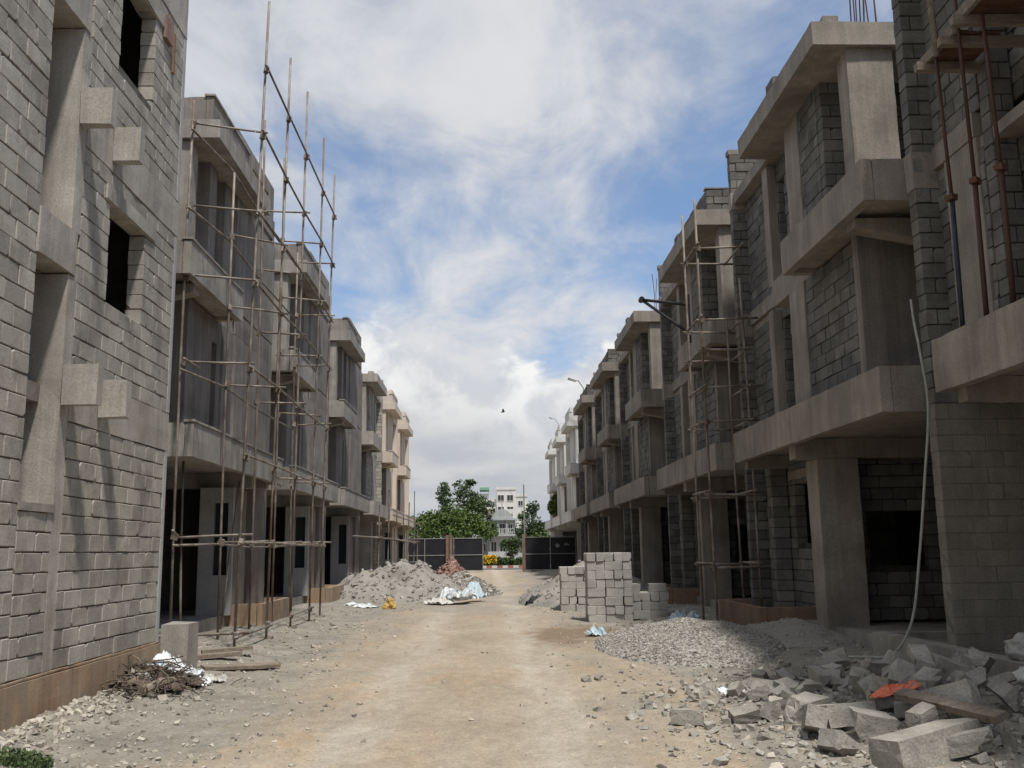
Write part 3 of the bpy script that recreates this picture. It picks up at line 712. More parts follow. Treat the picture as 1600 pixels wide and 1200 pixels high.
def far_left_scaffold():
    t = thing('scaffolding', 'low pipe scaffolding along the ground floor of the far left houses, behind the sand heap', 'scaffolding', (-4.6, 50, 0))
    for i, y in enumerate((41, 45, 49, 53, 57, 61, 64)):
        mb = MB(); mb.tube(bowed((-4.55, y, 0), (-4.5, y, 3.6 + .9 * (i % 3)), .03), .032, 6); mb.build('standard', M['pipe'], t)
        mb = MB(); mb.tube([(-4.35, y, 2.25), (-5.4, y, 2.3)], .03, 6); mb.build('transom', M['pipe'], t)
    for z, a, b in ((2.2, 33, 62), (1.0, 44, 66), (3.4, 47, 66)):
        mb = MB(); mb.tube([(-4.5, a, z), (-4.5, (a + b) / 2, z + .05), (-4.45, b, z - .03)], .032, 6); mb.build('ledger', M['pipe'], t)
far_left_scaffold()

# ------------------------------------------------------------------ tower scaffold and hoist arm on the right
def right_scaffold():
    t = thing('scaffolding', 'small dark tower scaffold in the gap before the third right house', 'scaffolding', (4.8, 19.9, 0))
    rr = .026; pts = [(4.5, 19.25), (4.5, 20.5), (5.38, 19.25), (5.38, 20.5)]; tops = (8.9, 9.0, 7.2, 6.6)
    for (x, y), h in zip(pts, tops):
        mb = MB(); mb.tube(bowed((x + .03, y, 0), (x - .03, y + random.uniform(-.05, .05), h), .03), rr, 8); mb.build('standard', M['pipe'], t, True)
    for z in (1.28, 2.72, 4.15, 4.85, 5.62, 6.3, 7.85):
        for y in (19.22, 20.53):
            if y > 20 and z in (4.85,): continue
            e = 5.5 + random.uniform(0, .25); zz = z + random.uniform(-.04, .04)
            mb = MB(); mb.tube([(4.38, y, zz), (e, y, zz + random.uniform(-.03, .05))], rr * .9, 8); mb.build('transom', M['pipe'], t, True)
            coupler((4.5, y, zz), t)
        for x in (4.47, 5.41):
            mb = MB(); mb.tube([(x, 19.1, z + .05), (x, 20.7, z + .05)], rr * .9, 8); mb.build('ledger', M['pipe'], t, True)
    h = thing('hoist_arm', 'black V shaped hoist arm reaching out over the street from the tower scaffold', 'hoist arm', (4.5, 20.6, 6.4))
    tip = (3.66, 21.6, 7.35)
    for z, nm in ((6.30, 'strut'), (6.95, 'arm')):
        mb = MB(); mb.tube([(4.52, 20.55, z), tip], .035, 8); mb.build(nm, M['black'], h, True)
    mb = MB(); mb.tube([(3.66, 21.53, 7.35), (3.66, 21.67, 7.35)], .065, 12); mb.build('pulley', M['black'], h)
    mb = MB(); mb.tube([(4.54, 20.6, 6.1), (4.54, 20.6, 7.2)], .03, 8); mb.build('mast', M['black'], h)
right_scaffold()

# ------------------------------------------------------------------ plank platforms on the nearest right house
def platform():
    t = thing('scaffold_platform', 'two tier plank platform on rusty poles against the nearest right house', 'scaffolding', (5.5, 9.5, 3.57))
    poles = [((5.2, 10.05), 3.9, 7.12, 'redpipe', 'bluepipe'), ((5.22, 9.58), 3.9, 9.2, 'redpipe', 'redpipe'), ((5.3, 9.2), 3.9, 7.15, 'redpipe', 'redpipe'), ((5.15, 9.95), 7.1, 9.4, 'wood', None)]
    for (x, y), z0, z1, m1, m2 in poles:
        if m2:
            mb = MB(); mb.tube([(x, y, z0), (x + .02, y, z0 + 1.6)], .028, 8); mb.build('pole', M[m2], t, True)
            mb = MB(); mb.tube([(x + .02, y, z0 + 1.45), (x - .01, y, z1)], .021, 8); mb.build('pole', M[m1], t, True)
            mb = MB(); mb.obox((x + .02, y, z0 + 1.55), (.11, .09, .06), (0, 0, .5), .01); mb.build('collar', M['rebar'], t)
        else:
            mb = MB(); mb.tube([(x, y, z0), (x - .05, y, z1)], .035, 7); mb.build('pole', M[m1], t, True)
    for (x0, x1, ya, yb, z) in ((5.22, 5.75, 9.62, 10.42, 7.22), (5.2, 6.0, 6.6, 9.5, 7.27)):
        n = 4; w = (x1 - x0) / n
        for k in range(n):
            mb = MB(); mb.obox(((x0 + (k + .5) * w), (ya + yb) / 2, z + random.uniform(-.01, .01)), (w * .92, yb - ya + random.uniform(-.1, .1), .035), (0, 0, random.uniform(-.01, .01)), .004); mb.build('plank', M['dwood'], t)
        for y in (ya + .1, yb - .12):
            mb = MB(); mb.obox(((x0 + x1) / 2 + .1, y, z - .075), (x1 - x0 + .5, .09, .1), (0, random.uniform(-.02, .02), 0), .004); mb.build('bearer', M['wood'], t)
        mb = MB(); mb.obox((x0 - .02, (ya + yb) / 2, z + .02), (.045, yb - ya, .12), (0, 0, 0), .004); mb.build('edge_board', M['wood'], t)
platform()
mb = MB(); mb.box(5.35, 5.52, 6.5, 13.6, -.1, .46, j=.01); mb.box(5.52, 7.6, 13.43, 13.6, -.1, .46, j=.0)
tag(mb.build('low_wall', M['lcast'], loc=(5.4, 10, 0)), 'low concrete kerb wall in front of the dark carport on the right', 'low wall')

# hose hanging down the corner of the near right house
def catmull(ps, n=8):
    out = []
    for i in range(len(ps) - 1):
        p0, p1, p2, p3 = (Vector(ps[max(0, min(len(ps) - 1, i + k))]) for k in (-1, 0, 1, 2))
        for k in range(n):
            u = k / n; out.append(.5 * ((2 * p1) + (p2 - p0) * u + (2 * p0 - 5 * p1 + 4 * p2 - p3) * u * u + (3 * p1 - p0 - 3 * p2 + p3) * u ** 3))
    out.append(Vector(ps[-1])); return out
mb = MB()
mb.tube(catmull([(5.43, 11.72, 4.72), (5.40, 11.62, 4.4), (5.36, 11.45, 4.0), (5.38, 11.4, 3.3), (5.28, 11.45, 2.4), (5.16, 11.5, 1.5), (5.05, 11.6, .75), (4.85, 11.75, .36), (4.62, 12.0, .30), (4.42, 12.6, .26), (4.5, 13.3, .24), (4.8, 13.9, .22)]), .0165, 8)
tag(mb.build('hose', M['hose'], loc=(5, 11.6, 0), smooth=True), 'pale hose hanging from the near right house down to the rubble', 'hose')

# ------------------------------------------------------------------ heaps of loose material
def heap(name, label, cat, mat, cx, cy, rx, ry, h, seed, stones=0, rough=.12, sharp=1.0, smat=None, n=46, peak=(0, 0), srange=(.012, .028)):
    mb = MB(); random.seed(seed)
    def hh(u, v):
        x, y = cx + u * rx, cy + v * ry; r = math.hypot(u - peak[0] * (1 - min(1, math.hypot(u, v))), v - peak[1] * (1 - min(1, math.hypot(u, v))))
        k = max(0., 1 - r) ** sharp
        e = noise.noise((x * .7 + seed, y * .7, seed)) * .5 + noise.noise((x * 1.9, y * 1.9, seed)) * .35 + noise.noise((x * 5, y * 5, seed)) * .14
        g = abs(noise.noise((x * 1.1 + 9, y * .9, seed + 3)))           # gullies
        return gh(x, y) - .05 + h * (k * (1 + rough * 3 * e) - rough * 1.2 * (1 - g) * k * (1 - k)) + .05 * min(1, k * 8) + rough * .1 * e * min(1, 6 * k)
    for j in range(n + 1):
        for i in range(n + 1):
            u, v = -1 + 2 * i / n, -1 + 2 * j / n; mb.v.append((cx + u * rx, cy + v * ry, hh(u, v)))
    for j in range(n):
        for i in range(n):
            a = j * (n + 1) + i; us = -1 + 2 * (i + .5) / n; vs_ = -1 + 2 * (j + .5) / n
            if math.hypot(us, vs_) < 1.03: mb.f.append((a, a + 1, a + n + 2, a + n + 1))
    o = tag(mb.build(name, M[mat], loc=(cx, cy, 0), smooth=True), label, cat)
    if stones:
        sb = MB()
        for _ in range(stones):
            a = random.uniform(0, 6.283); r = math.sqrt(random.random()) * 1.02; u, v = r * math.cos(a), r * math.sin(a)
            s = random.uniform(*srange); sb.stone((cx + u * rx, cy + v * ry, hh(u, v) + s * .2), s)
        g = sb.build('stones', M[smat or 'gravel'], o); g['kind'] = 'stuff'
    return o
heap('gravel_heap', 'low spread heap of pale crushed gravel at the right edge of the road', 'gravel heap', 'gravel', 3.3, 16.6, 1.5, 3.1, .48, 11, 15000, .05, .75, n=50, srange=(.010, .021))
heap('sand_heap', 'small grey sand heap against the brown planter on the right', 'sand heap', 'sand', 5.0, 16.4, 1.05, 1.9, .30, 12, 250, .10, .9, 'pebble', peak=(.2, 0))
heap('sand_heap', 'big grey sand heap with slumped gullies on the left before the black fence', 'sand heap', 'sand', -3.15, 36.5, 2.8, 5.0, 1.28, 13, 1100, .34, .7, 'gravel', n=90, srange=(.02, .08))
heap('sand_heap', 'pale sand heap running out behind the left block stack on the right', 'sand heap', 'sand', 3.1, 31.5, 2.1, 4.4, 1.3, 14, 400, .2, .62, 'sand', n=70, peak=(.3, .1), srange=(.02, .07))
heap('rubble_heap', 'low grey heap of broken mortar and debris between sand heap and plastic sheets', 'rubble heap', 'sand', -1.0, 38.5, 1.5, 4.2, .75, 15, 1500, .3, .8, 'gravel', srange=(.03, .13))
heap('rubble_heap', 'reddish heap of broken brick near the middle of the black fence', 'rubble heap', 'brickred', -1.75, 47, 1.15, 2.6, 1.25, 16, 900, .3, .8, 'brickred', srange=(.04, .15))

def crumple(name, label, cat, mat, c, sx, sy, h, seed, n=16, parent=None, group=None):
    mb = MB(); rz = seed * 1.7; ca, sa = math.cos(rz), math.sin(rz)
    for j in range(n + 1):
        for i in range(n + 1):
            u, v = -1 + 2 * i / n, -1 + 2 * j / n
            f = noise.noise((u * 2.2 + seed, v * 2.2, seed * 3.1)); g = noise.noise((u * 5 + seed, v * 5, 7.)); w = noise.noise((u * 1.3, v * 1.3, seed + 20.))
            x = (u * sx + .25 * sx * g) * (1 + .3 * w); y = (v * sy + .25 * sy * f) * (1 - .3 * w)
            X, Y = c[0] + x * ca - y * sa, c[1] + x * sa + y * ca
            z = gh(X, Y) + c[2] + max(.008, h * (.45 + .9 * f + .5 * g) * (1 - .6 * max(abs(u), abs(v)) ** 2))
            mb.v.append((X, Y, z))
    for j in range(n):
        for i in range(n):
            a = j * (n + 1) + i; mb.f.append((a, a + 1, a + n + 2, a + n + 1))
    if parent: return mb.build(name, M[mat], parent)
    return tag(mb.build(name, M[mat], loc=(c[0], c[1], gh(c[0], c[1]))), label, cat, group)
crumple('plastic_sheet', 'white crumpled plastic sheeting on the debris left of the gateway', 'plastic sheet', 'plastic', (-.95, 31.6, .12), .62, .5, .55, 3, 22)
crumple('plastic_sheet', 'pale blue crumpled plastic at the right end of the white sheeting by the gateway', 'plastic sheet', 'bplastic', (-.42, 32.4, .1), .30, .4, .6, 5, 18)
crumple('plastic_sheet', 'grey white torn plastic lying lowest in front of the white sheeting', 'plastic sheet', 'sack', (-1.5, 30.8, .03), .4, .35, .25, 8, 18)
crumple('plastic_sheet', 'white scraps lying on the dirt beside the yellow bags', 'plastic sheet', 'plastic', (-3.75, 29.6, .0), .45, .3, .14, 6)
crumple('plastic_bag', 'pale blue plastic bag dropped in front of the tall block stack', 'plastic bag', 'bplastic', (2.1, 18.9, .01), .2, .14, .2, 9)
crumple('plastic_sheet', 'pale blue plastic sheet behind the gravel heap', 'plastic sheet', 'bplastic', (3.95, 19.9, .08), .36, .3, .3, 10)
crumple('plastic_sheet', 'white folded sack sheet just left of the blue plastic behind the gravel', 'plastic sheet', 'sack', (3.3, 19.8, .04), .38, .22, .18, 11)
crumple('plastic_sheet', 'torn white plastic at the left end of the block rubble', 'plastic sheet', 'plastic', (2.78, 11.25, .02), .22, .13, .10, 12)
crumple('plastic_sheet', 'bright orange plastic sheet lying on the block rubble', 'plastic sheet', 'orange', (3.72, 9.0, .17), .24, .10, .08, 3.72)
crumple('plastic_sheet', 'small blue plastic scrap among the rubble', 'plastic sheet', 'bplastic', (4.1, 9.05, .1), .09, .06, .06, 14, 8)
crumple('dark_hole_sheet', 'black sheet for the dark hole at the foot of the pale sand heap', 'dark_hole_sheet', 'black', (1.5, 29.7, .02), .26, .3, .35, 15, 10)  # black sheet put in place of a dark hole in the sand
t = thing('bag_bundle', 'bundle of yellow plastic bags standing by the left sand heap', 'bags', (-2.9, 29.0, gh(-2.9, 29)))
for i, (dx, dy, s, z) in enumerate(((-.06, 0, .11, .07), (.08, .05, .13, .11), (.05, .02, .10, .25))):
    bm = bmesh.new(); bmesh.ops.create_icosphere(bm, subdivisions=3, radius=s)
    for v in bm.verts: v.co *= 1 + .5 * noise.noise(v.co * 9 + Vector((i, 3, 1))) + .3 * noise.noise(v.co * 22 + Vector((i, 7, 1)))
    me = bpy.data.meshes.new('bag'); bm.to_mesh(me); bm.free(); me.materials.append(M['yellow']); o = bpy.data.objects.new('bag', me); COL.objects.link(o); o.parent = t; o.location = (dx, dy, z)

# ------------------------------------------------------------------ stacks of new blocks
NB = [block_mesh('stacked_block', .2, .395, .195, M['nblock'], .007, .004) for _ in range(6)]
def stack(x0, y0, nx, ny, layers, lab, group, rz=0., top=None, gap=.011):
    """footprint nx x ny cells of 0.2 m; blocks alternate header and stretcher per layer"""
    ca, sa = math.cos(rz), math.sin(rz); zb = gh(x0 + nx * .1, y0 + ny * .1) - .02
    def put(cx, cy, z, turn, lb):
        o = bpy.data.objects.new('concrete_block', random.choice(NB)); COL.objects.link(o)
        o.location = (x0 + cx * ca - cy * sa + random.gauss(0, .007), y0 + cx * sa + cy * ca + random.gauss(0, .010), zb + z)
        o.rotation_euler = (0, 0, rz + (math.pi / 2 if turn else 0) + random.gauss(0, .03)); o.scale = (1, 1, 1)
        tag(o, lb, 'concrete block', group)
    names = ['lowest', 'second', 'third', 'fourth', 'fifth', 'sixth', 'seventh', 'eighth', 'ninth']
    for k in range(layers):
        z = .1 + k * .2; nm = names[k] if k < layers - 1 else 'top'
        ordn = ['first', 'second', 'third', 'fourth', 'fifth']
        def lb(i, j): return '%s block from the left, %s, in the %s course of %s' % (ordn[i], 'front row' if j == 0 else ['', 'second row', 'third row', 'back row'][min(3, j)], nm, lab)
        sh = random.uniform(-.02, .02)
        if k % 3 == 0 or (k % 3 == 2 and random.random() < .4):     # stretchers along x
            for j in range(ny):
                n = nx // 2
                for i in range(n): put(i * (.4 + gap) + .2 + sh, j * .205 + .1, z, True, lb(i, j))
                if nx % 2: 
                    if j % 2 == 0: put(n * (.4 + gap) + .1 + sh, j * .205 + .2, z, False, lb(n, j))
        else:
            for j in range(ny // 2):
                for i in range(nx): put(i * (.2 + gap) + .1 + sh, j * .41 + .2, z, False, lb(i, j))
    for q, (cx, cy, k, turn) in enumerate(top or ()): put(cx, cy, .1 + k * .2, turn, '%s loose concrete block lying on top of %s' % (('left', 'right')[q], lab))
stack(2.31, 22.5, 5, 4, 8, 'the tall stack', 'blocks of the tall stack', -.03)
stack(2.02, 26.6, 5, 4, 6, 'the left stack', 'blocks of the left stack', -.02)
stack(3.36, 22.6, 4, 4, 3, 'the short right stack', 'blocks of the short stack', .02, top=((.1, .3, 3, False), (.62, .2, 3, True)))

# ------------------------------------------------------------------ broken block rubble
def chunk_mesh(name, size, cuts, seed, mat):
    random.seed(seed); bm = bmesh.new(); bmesh.ops.create_cube(bm, size=1)
    for v in bm.verts: v.co = Vector((v.co.x * size[0], v.co.y * size[1], v.co.z * size[2]))
    bmesh.ops.subdivide_edges(bm, edges=bm.edges[:], cuts=2, use_grid_fill=True)
    for v in bm.verts: v.co += Vector([random.uniform(-1, 1) for _ in range(3)]) * .006
    for _ in range(cuts):
        n = Vector((random.uniform(-1, 1), random.choice((-1, 1)) * random.uniform(.5, 1), random.uniform(-.8, .8))).normalized()
        d = random.uniform(.25, .48) * size[1] * abs(n.y) + .3 * size[0] * abs(n.x)
        r = bmesh.ops.bisect_plane(bm, geom=bm.verts[:] + bm.edges[:] + bm.faces[:], plane_co=n * d, plane_no=n, clear_outer=True)
        ed = [e for e in r['geom_cut'] if isinstance(e, bmesh.types.BMEdge)]
        f = bmesh.ops.edgeloop_fill(bm, edges=ed)['faces'] if len(ed) > 2 else []
        if f:
            bmesh.ops.triangulate(bm, faces=f)
            p = bmesh.ops.poke(bm, faces=[q for q in bm.faces if len(q.verts) == 3])['verts']
            for v in p: v.co += n * random.uniform(-.02, .012)
    me = bpy.data.meshes.new(name); bm.to_mesh(me); bm.free(); me.materials.append(mat); return me
CH = [chunk_mesh('broken_block', (.2, .39, .2), c, 40 + i, M['rubble']) for i, c in enumerate((0, 1, 1, 1, 2, 1, 2, 1, 0, 2))]
random.seed(21)
RUB = [(2.75,7.53,.3),(3.19,7.91,.33),(2.81,8.19,.3),(3.11,8.32,.4),(2.93,8.82,.41),(3.04,10.39,.29),(3.19,10.13,.28),(3.62,10.26,.33),(3.92,8.46,.37),(3.95,7.96,.42),(4.37,9.35,.32),(3.9,8.86,.31),(4.46,9.1,.32),(2.86,9.2,.29),(2.63,8.95,.21),(2.36,8.85,.2),(1.82,8.82,.25),(2.82,9.99,.2),(3.03,9.54,.19),(3.62,7.06,.28),(3.78,9.19,.25),(3.76,9.84,.21),(4.4,8.44,.25),(3.7,8.69,.21),(3.57,8.71,.2),(3.02,11.04,.19),(2.69,10.47,.17),(3.45,10.16,.2),(3.51,11.3,.2),(4.98,10.34,.28),(4.99,9.77,.26),(3.62,8.16,.18),(3.0,9.92,.19),(4.17,9.89,.2),(4.59,10.11,.23),(3.09,8.74,.2),(2.75,10.22,.15),(2.94,10.16,.16),(3.04,13.12,.12)]
RUB = [(x + .06, y + .55, w) for x, y, w in RUB]
special = {3: 'big broken concrete block tilted up just below the orange sheet', 16: 'lone broken concrete block lying out on the dirt left of the rubble', 38: 'small lone block piece on the gravelly dirt in front of the gravel heap',
           0: 'broken concrete block at the front edge of the rubble, lowest on its left side', 9: 'large dark broken block on the right of the rubble near the wood', 29: 'broken block at the back of the rubble by the low wall'}
RUBO = []
for i in range(95):
    if i < len(RUB): x, y, w = RUB[i]
    else:
        x, y = 4.0 + random.gauss(0, .75), 9.9 + random.gauss(0, 1.0); w = random.uniform(.13, .30)
        if x < 2.4 + .1 * (y - 8) or y < 8.1: continue
        if x > 5.2: continue
    s = w / .315; up = .075 * s + random.uniform(-.02, .05) + (random.uniform(0, .12) if i >= len(RUB) and x > 3.4 else 0)
    o = bpy.data.objects.new('broken_block', random.choice(CH)); COL.objects.link(o)
    o.location = (x, y, gh(x, y) + up); o.scale = (s * random.uniform(.8, 1.15), s * random.uniform(.85, 1.1), s * random.uniform(.75, 1.05))
    o.rotation_euler = (random.gauss(0, .38), random.gauss(0, .38), random.uniform(0, 6.28))
    RUBO.append((o, w, special.get(i)))
LAND = {'the orange sheet': (3.72, 9.0), 'the timber plank': (3.85, 8.2), 'the concrete beam': (3.42, 7.72), 'the torn white plastic': (2.78, 11.25), 'the sacks': (5.0, 8.7),
        'the low wall': (5.35, 10.6), 'the hose end': (4.5, 12.6), 'the blue scrap': (4.1, 9.05), 'the column foot': (4.6, 11.8), 'the gravel heap': (3.0, 13.4)}
near = {}
for o, w, sp in RUBO:
    k = min(LAND, key=lambda q: math.hypot(o.location.x - LAND[q][0], o.location.y - LAND[q][1]))
    near.setdefault(k, []).append((math.hypot(o.location.x - LAND[k][0], o.location.y - LAND[k][1]), o, w, sp))
ORD = ['closest', 'second closest', 'third closest', 'fourth closest', 'fifth closest', 'sixth closest', 'seventh closest', 'eighth closest', 'ninth closest', 'tenth closest'] + ['%s closest' % n for n in 'eleventh twelfth thirteenth fourteenth fifteenth sixteenth seventeenth eighteenth nineteenth twentieth'.split()] + ['%s closest' % ('twenty-' + n) for n in 'first second third fourth fifth sixth seventh eighth ninth'.split()] + ['thirtieth closest'] * 20
for k, l in near.items():
    l.sort(key=lambda q: q[0])
    for i, (d, o, w, sp) in enumerate(l):
        size = 'large' if w > .27 else 'medium' if w > .2 else 'small'
        tag(o, sp or '%s broken grey block, %s to %s in the rubble' % (size, ORD[i], k), 'broken block', 'broken blocks in the rubble heap')
mb = MB(); random.seed(5)
for _ in range(3000):
    x, y = 3.8 + random.gauss(0, .95), 10.0 + random.gauss(0, 1.35)
    if x > 5.3 or y < 7.2: continue
    r = .012 + .05 * random.random() ** 3; mb.stone((x, y, gh(x, y) + r * .3), r)
tag(mb.build('rubble_bits', M['rubble']), 'small broken bits of block and mortar strewn through the rubble heap', 'rubble', kind='stuff')
def single(name, mesh_size, cuts, seed, mat, loc, rot, label, cat):
    o = bpy.data.objects.new(name, chunk_mesh(name, mesh_size, cuts, seed, M[mat])); COL.objects.link(o); o.location = loc; o.rotation_euler = rot; return tag(o, label, cat)
single('concrete_beam', (.27, 1.1, .25), 1, 71, 'rubble', (3.42, 7.72, gh(3.42, 7.72) + .10), (.05, -.08, -1.02), 'long broken concrete beam piece in the right foreground', 'concrete beam')
def board(name, p, q, w, th, label, cat, mat='wood', twist=0.):
    p, q = Vector(p), Vector(q); d = q - p; mb = MB(); L_ = d.length; n = 6
    m = d.to_track_quat('X', 'Z').to_matrix() @ Euler((twist, 0, 0)).to_matrix()
    for i in range(n + 1):
        xx = L_ * i / n; ws = w * (1 - .12 * random.random())
        for a, b in ((-1, -1), (1, -1), (1, 1), (-1, 1)): mb.v.append(tuple(p + m @ Vector((xx, a * ws / 2, b * th / 2))))
    for i in range(n):
        b = i * 4
        for k in range(4): mb.f.append((b + k, b + (k + 1) % 4, b + 4 + (k + 1) % 4, b + 4 + k))
    mb.f += [(3, 2, 1, 0), (n*4, n*4+1, n*4+2, n*4+3)]
    c = (p + q) / 2; return tag(mb.build(name, M[mat], loc=tuple(c)), label, cat)
board('timber_plank', (3.62, 8.7, .36), (4.02, 7.75, .30), .14, .06, 'weathered timber plank lying on the rubble behind the concrete beam', 'plank', twist=.3)
board('timber_plank', (-3.95, 13.9, gh(-3.95, 13.9) + .02), (-3.05, 14.55, gh(-3.05, 14.5) + .05), .22, .045, 'longest loose plank on the dirt beside the concrete stump', 'plank', twist=.1)
board('timber_plank', (-4.3, 14.6, .17), (-3.75, 15.1, .17), .2, .06, 'short grey plank behind the longest plank by the scaffold', 'plank')
board('timber_plank', (-4.4, 15.4, .17), (-3.7, 15.7, .2), .16, .05, 'grey plank nearest the first scaffold pole', 'plank')
def sack(loc, sx, sy, sz, seed, label, rz=0.):
    bm = bmesh.new(); bmesh.ops.create_icosphere(bm, subdivisions=4, radius=1)
    for v in bm.verts:
        c = v.co.copy(); f = noise.noise(c * 2.4 + Vector((seed, 0, 0))) * .22 + noise.noise(c * 6 + Vector((0, seed, 0))) * .09 + abs(noise.noise(c * 4 + Vector((0, 0, seed)))) * -.3 + noise.noise(c * 13 + Vector((seed, seed, 0))) * .05
        c *= 1 + f; p = 2.6
        v.co = Vector((c.x * sx, c.y * sy, max(c.z, -.75) * sz))
    for f in bm.faces: f.smooth = True
    me = bpy.data.meshes.new('sack'); bm.to_mesh(me); bm.free(); me.materials.append(M['sack'])
    o = bpy.data.objects.new('sack', me); COL.objects.link(o); o.location = loc; o.rotation_euler = (0, 0, rz); tag(o, label, 'sack')
sack((5.1, 9.0, .38), .27, .36, .17, 1, 'largest whitish woven sack slumped at the right edge of the rubble')
sack((4.9, 8.3, .24), .25, .3, .16, 2, 'lower whitish woven sack at the right edge, nearest the camera', .7)
sack((5.62, 10.1, .55), .24, .26, .18, 3, 'whitish sack resting on the low wall at the right edge', .3)

# trash heap by the near left house
t = thing('trash_heap', 'pile of dry twigs, rags and torn plastic at the foot of the near left house', 'trash', (-3.9, 12.3, gh(-3.9, 12.3)))
random.seed(9); mb = MB()
for _ in range(700):
    x, y = -4.0 + random.gauss(0, .22), 12.0 + random.gauss(0, .42); z = gh(x, y) + abs(random.gauss(0, .13)) * max(.2, 1 - abs(y - 12) * .8)
    a = random.uniform(0, 6.28); l = random.uniform(.06, .3); d = Vector((math.cos(a) * l, math.sin(a) * l, random.gauss(0, .07)))
    c = Vector((x, y, z + .02)); mb.tube([c - d / 2, c + Vector((0, 0, random.uniform(-.02, .03))), c + d / 2], random.uniform(.003, .009), 4, False)
mb.build('twigs', M['straw'], t)['kind'] = 'stuff'
mb = MB(); mb.tube([(-3.85, 11.2, gh(-3.85, 11.2) + .06), (-3.78, 11.6, gh(-3.8, 11.6) + .11), (-3.72, 11.95, gh(-3.75, 12) + .10)], [.05, .06, .045], 8); mb.build('log', M['wood'], t)
for i, (x, y, z, s, m) in enumerate(((-4.02, 12.75, .10, .24, 'plastic'), (-3.75, 12.95, .02, .22, 'sack'), (-4.1, 12.45, .16, .16, 'bplastic'), (-3.6, 12.6, .0, .14, 'plastic'), (-4.05, 11.8, .1, .12, 'sack'), (-3.5, 13.0, .0, .13, 'sack'), (-4.15, 12.9, .2, .15, 'plastic'), (-3.9, 12.5, .13, .1, 'plastic'), (-4.0, 11.6, .06, .3, 'rag'), (-3.8, 11.9, .05, .26, 'rag'), (-4.1, 12.1, .14, .22, 'rag'), (-3.72, 12.35, .03, .2, 'rag'), (-3.95, 12.65, .2, .16, 'plastic'), (-3.8, 12.8, .1, .18, 'plastic'))):
    crumple('plastic_scrap', '', '', m, (x, y, z), s, s * .7, .13, 30 + i * 1.3, 12, parent=t)
mb = MB(); random.seed(31)
for _ in range(420):
    a = random.uniform(0, 6.28); r = .16 * math.sqrt(random.random()); x, y = -3.66 + r * math.cos(a) * 1.5, 8.02 + r * math.sin(a); z = gh(x, y)
    h = random.uniform(.03, .11); dx, dy = random.gauss(0, .04), random.gauss(0, .04); b = len(mb.v); w = .004
    mb.v += [(x - w, y, z), (x + w, y, z), (x + dx + w * .3, y + dy, z + h), (x + dx - w * .3, y + dy, z + h)]; mb.f.append((b, b+1, b+2, b+3))
for _ in range(260): 
    a = random.uniform(0, 6.28); r = .16 * math.sqrt(random.random()); x, y = -3.66 + r * math.cos(a) * 1.5, 8.02 + r * math.sin(a); mb.leaf((x, y, gh(x, y) + random.uniform(.02, .09)), .035, .6)
tag(mb.build('weed_tuft', M['dleaf'], loc=(-3.66, 8.02, gh(-3.66, 8.02))), 'small green weed tuft in the left foreground corner', 'weed')
# grit thrown along the foot of the near left plinth
mb = MB()
for _ in range(1500):
    y = random.uniform(7.4, 13.2); x = -4.28 + abs(random.gauss(0, .28)); r = .008 + .035 * random.random() ** 3; mb.stone((x, y, gh(x, y) + r * .3), r)
tag(mb.build('plinth_grit', M['pebble']), 'broken mortar bits along the foot of the near left plinth', 'rubble', kind='stuff')

# ------------------------------------------------------------------ black sheet fence across the end of the street
def fence(label, x0, x1, y, posts, panel_w, nm='site_fence', tilt=0.):
    t = thing(nm, label, 'fence', ((x0 + x1) / 2, y, 0)); n = max(1, round((x1 - x0) / panel_w)); w = (x1 - x0) / n
    for i in range(n):
        for z0, z1 in ((.16, 1.30), (1.36, 2.56)):
            mb = MB(); a, b = x0 + i * w + .03, x0 + (i + 1) * w - .03
            m = 8
            for k in range(m):      # shallow corrugation
                xa, xb = a + (b - a) * k / m, a + (b - a) * (k + 1) / m; d = .012 if k % 2 else 0
                mb.box(xa, xb, y + d, y + d + .02, z0, z1)
            mb.build('panel', M['sheet'], t)
    for z in (.11, 1.33, 2.60): P('rail', 'frame', t, (x0, x1, y - .035, y + .035, z - .03, z + .03))
    for i in range(n + 1):
        P('upright', 'frame', t, (x0 + i * w - .025, x0 + i * w + .025, y - .04, y - .005, .0, 2.58))
    for p in posts: P('post', 'rustpost', t, (p - .11, p + .11, y - .22, y - .05, -.1, 2.85))
    return t
fence('black metal sheet fence closing the left side of the street end', -9.2, -.27, 75.0, (-3.0, -2.72), 2.2)
f = fence('black metal sheet fence on the right of the gateway with a rusty gate post', 2.95, 6.85, 74.6, (2.85,), 1.95)
mb = MB()
for k in range(12):
    a = 2 * math.pi * k / 12; mb.v.append((5.45 + .16 * math.cos(a), 74.585, 1.95 + .16 * math.sin(a)))
for k in range(12): mb.v.append((mb.v[k][0], 74.565, mb.v[k][2]))
mb.f = [tuple(range(12, 24))] + [(k, (k + 1) % 12, 12 + (k + 1) % 12, 12 + k) for k in range(12)]
mb.build('round_mark', M['frame'], f)
P('faded_mark', 'frame', f, (5.95, 6.35, 74.57, 74.59, 1.95, 2.03), (6.0, 6.25, 74.57, 74.59, 2.08, 2.13))
mb = MB(); mb.box(2.95, 6.9, 74.2, 74.5, -.1, .13, j=.01); tag(mb.build('kerb_strip', M['lcast'], loc=(4.9, 74.3, 0)), 'pale concrete kerb under the right hand black fence', 'kerb')
mb = MB(); mb.tube([(3.18, 80, 0), (3.14, 80, 7.0)], [.075, .05], 8); tag(mb.build('lamp_pole', M['frame'], loc=(3.16, 80, 0)), 'bare grey metal pole rising behind the rusty gate post', 'pole')

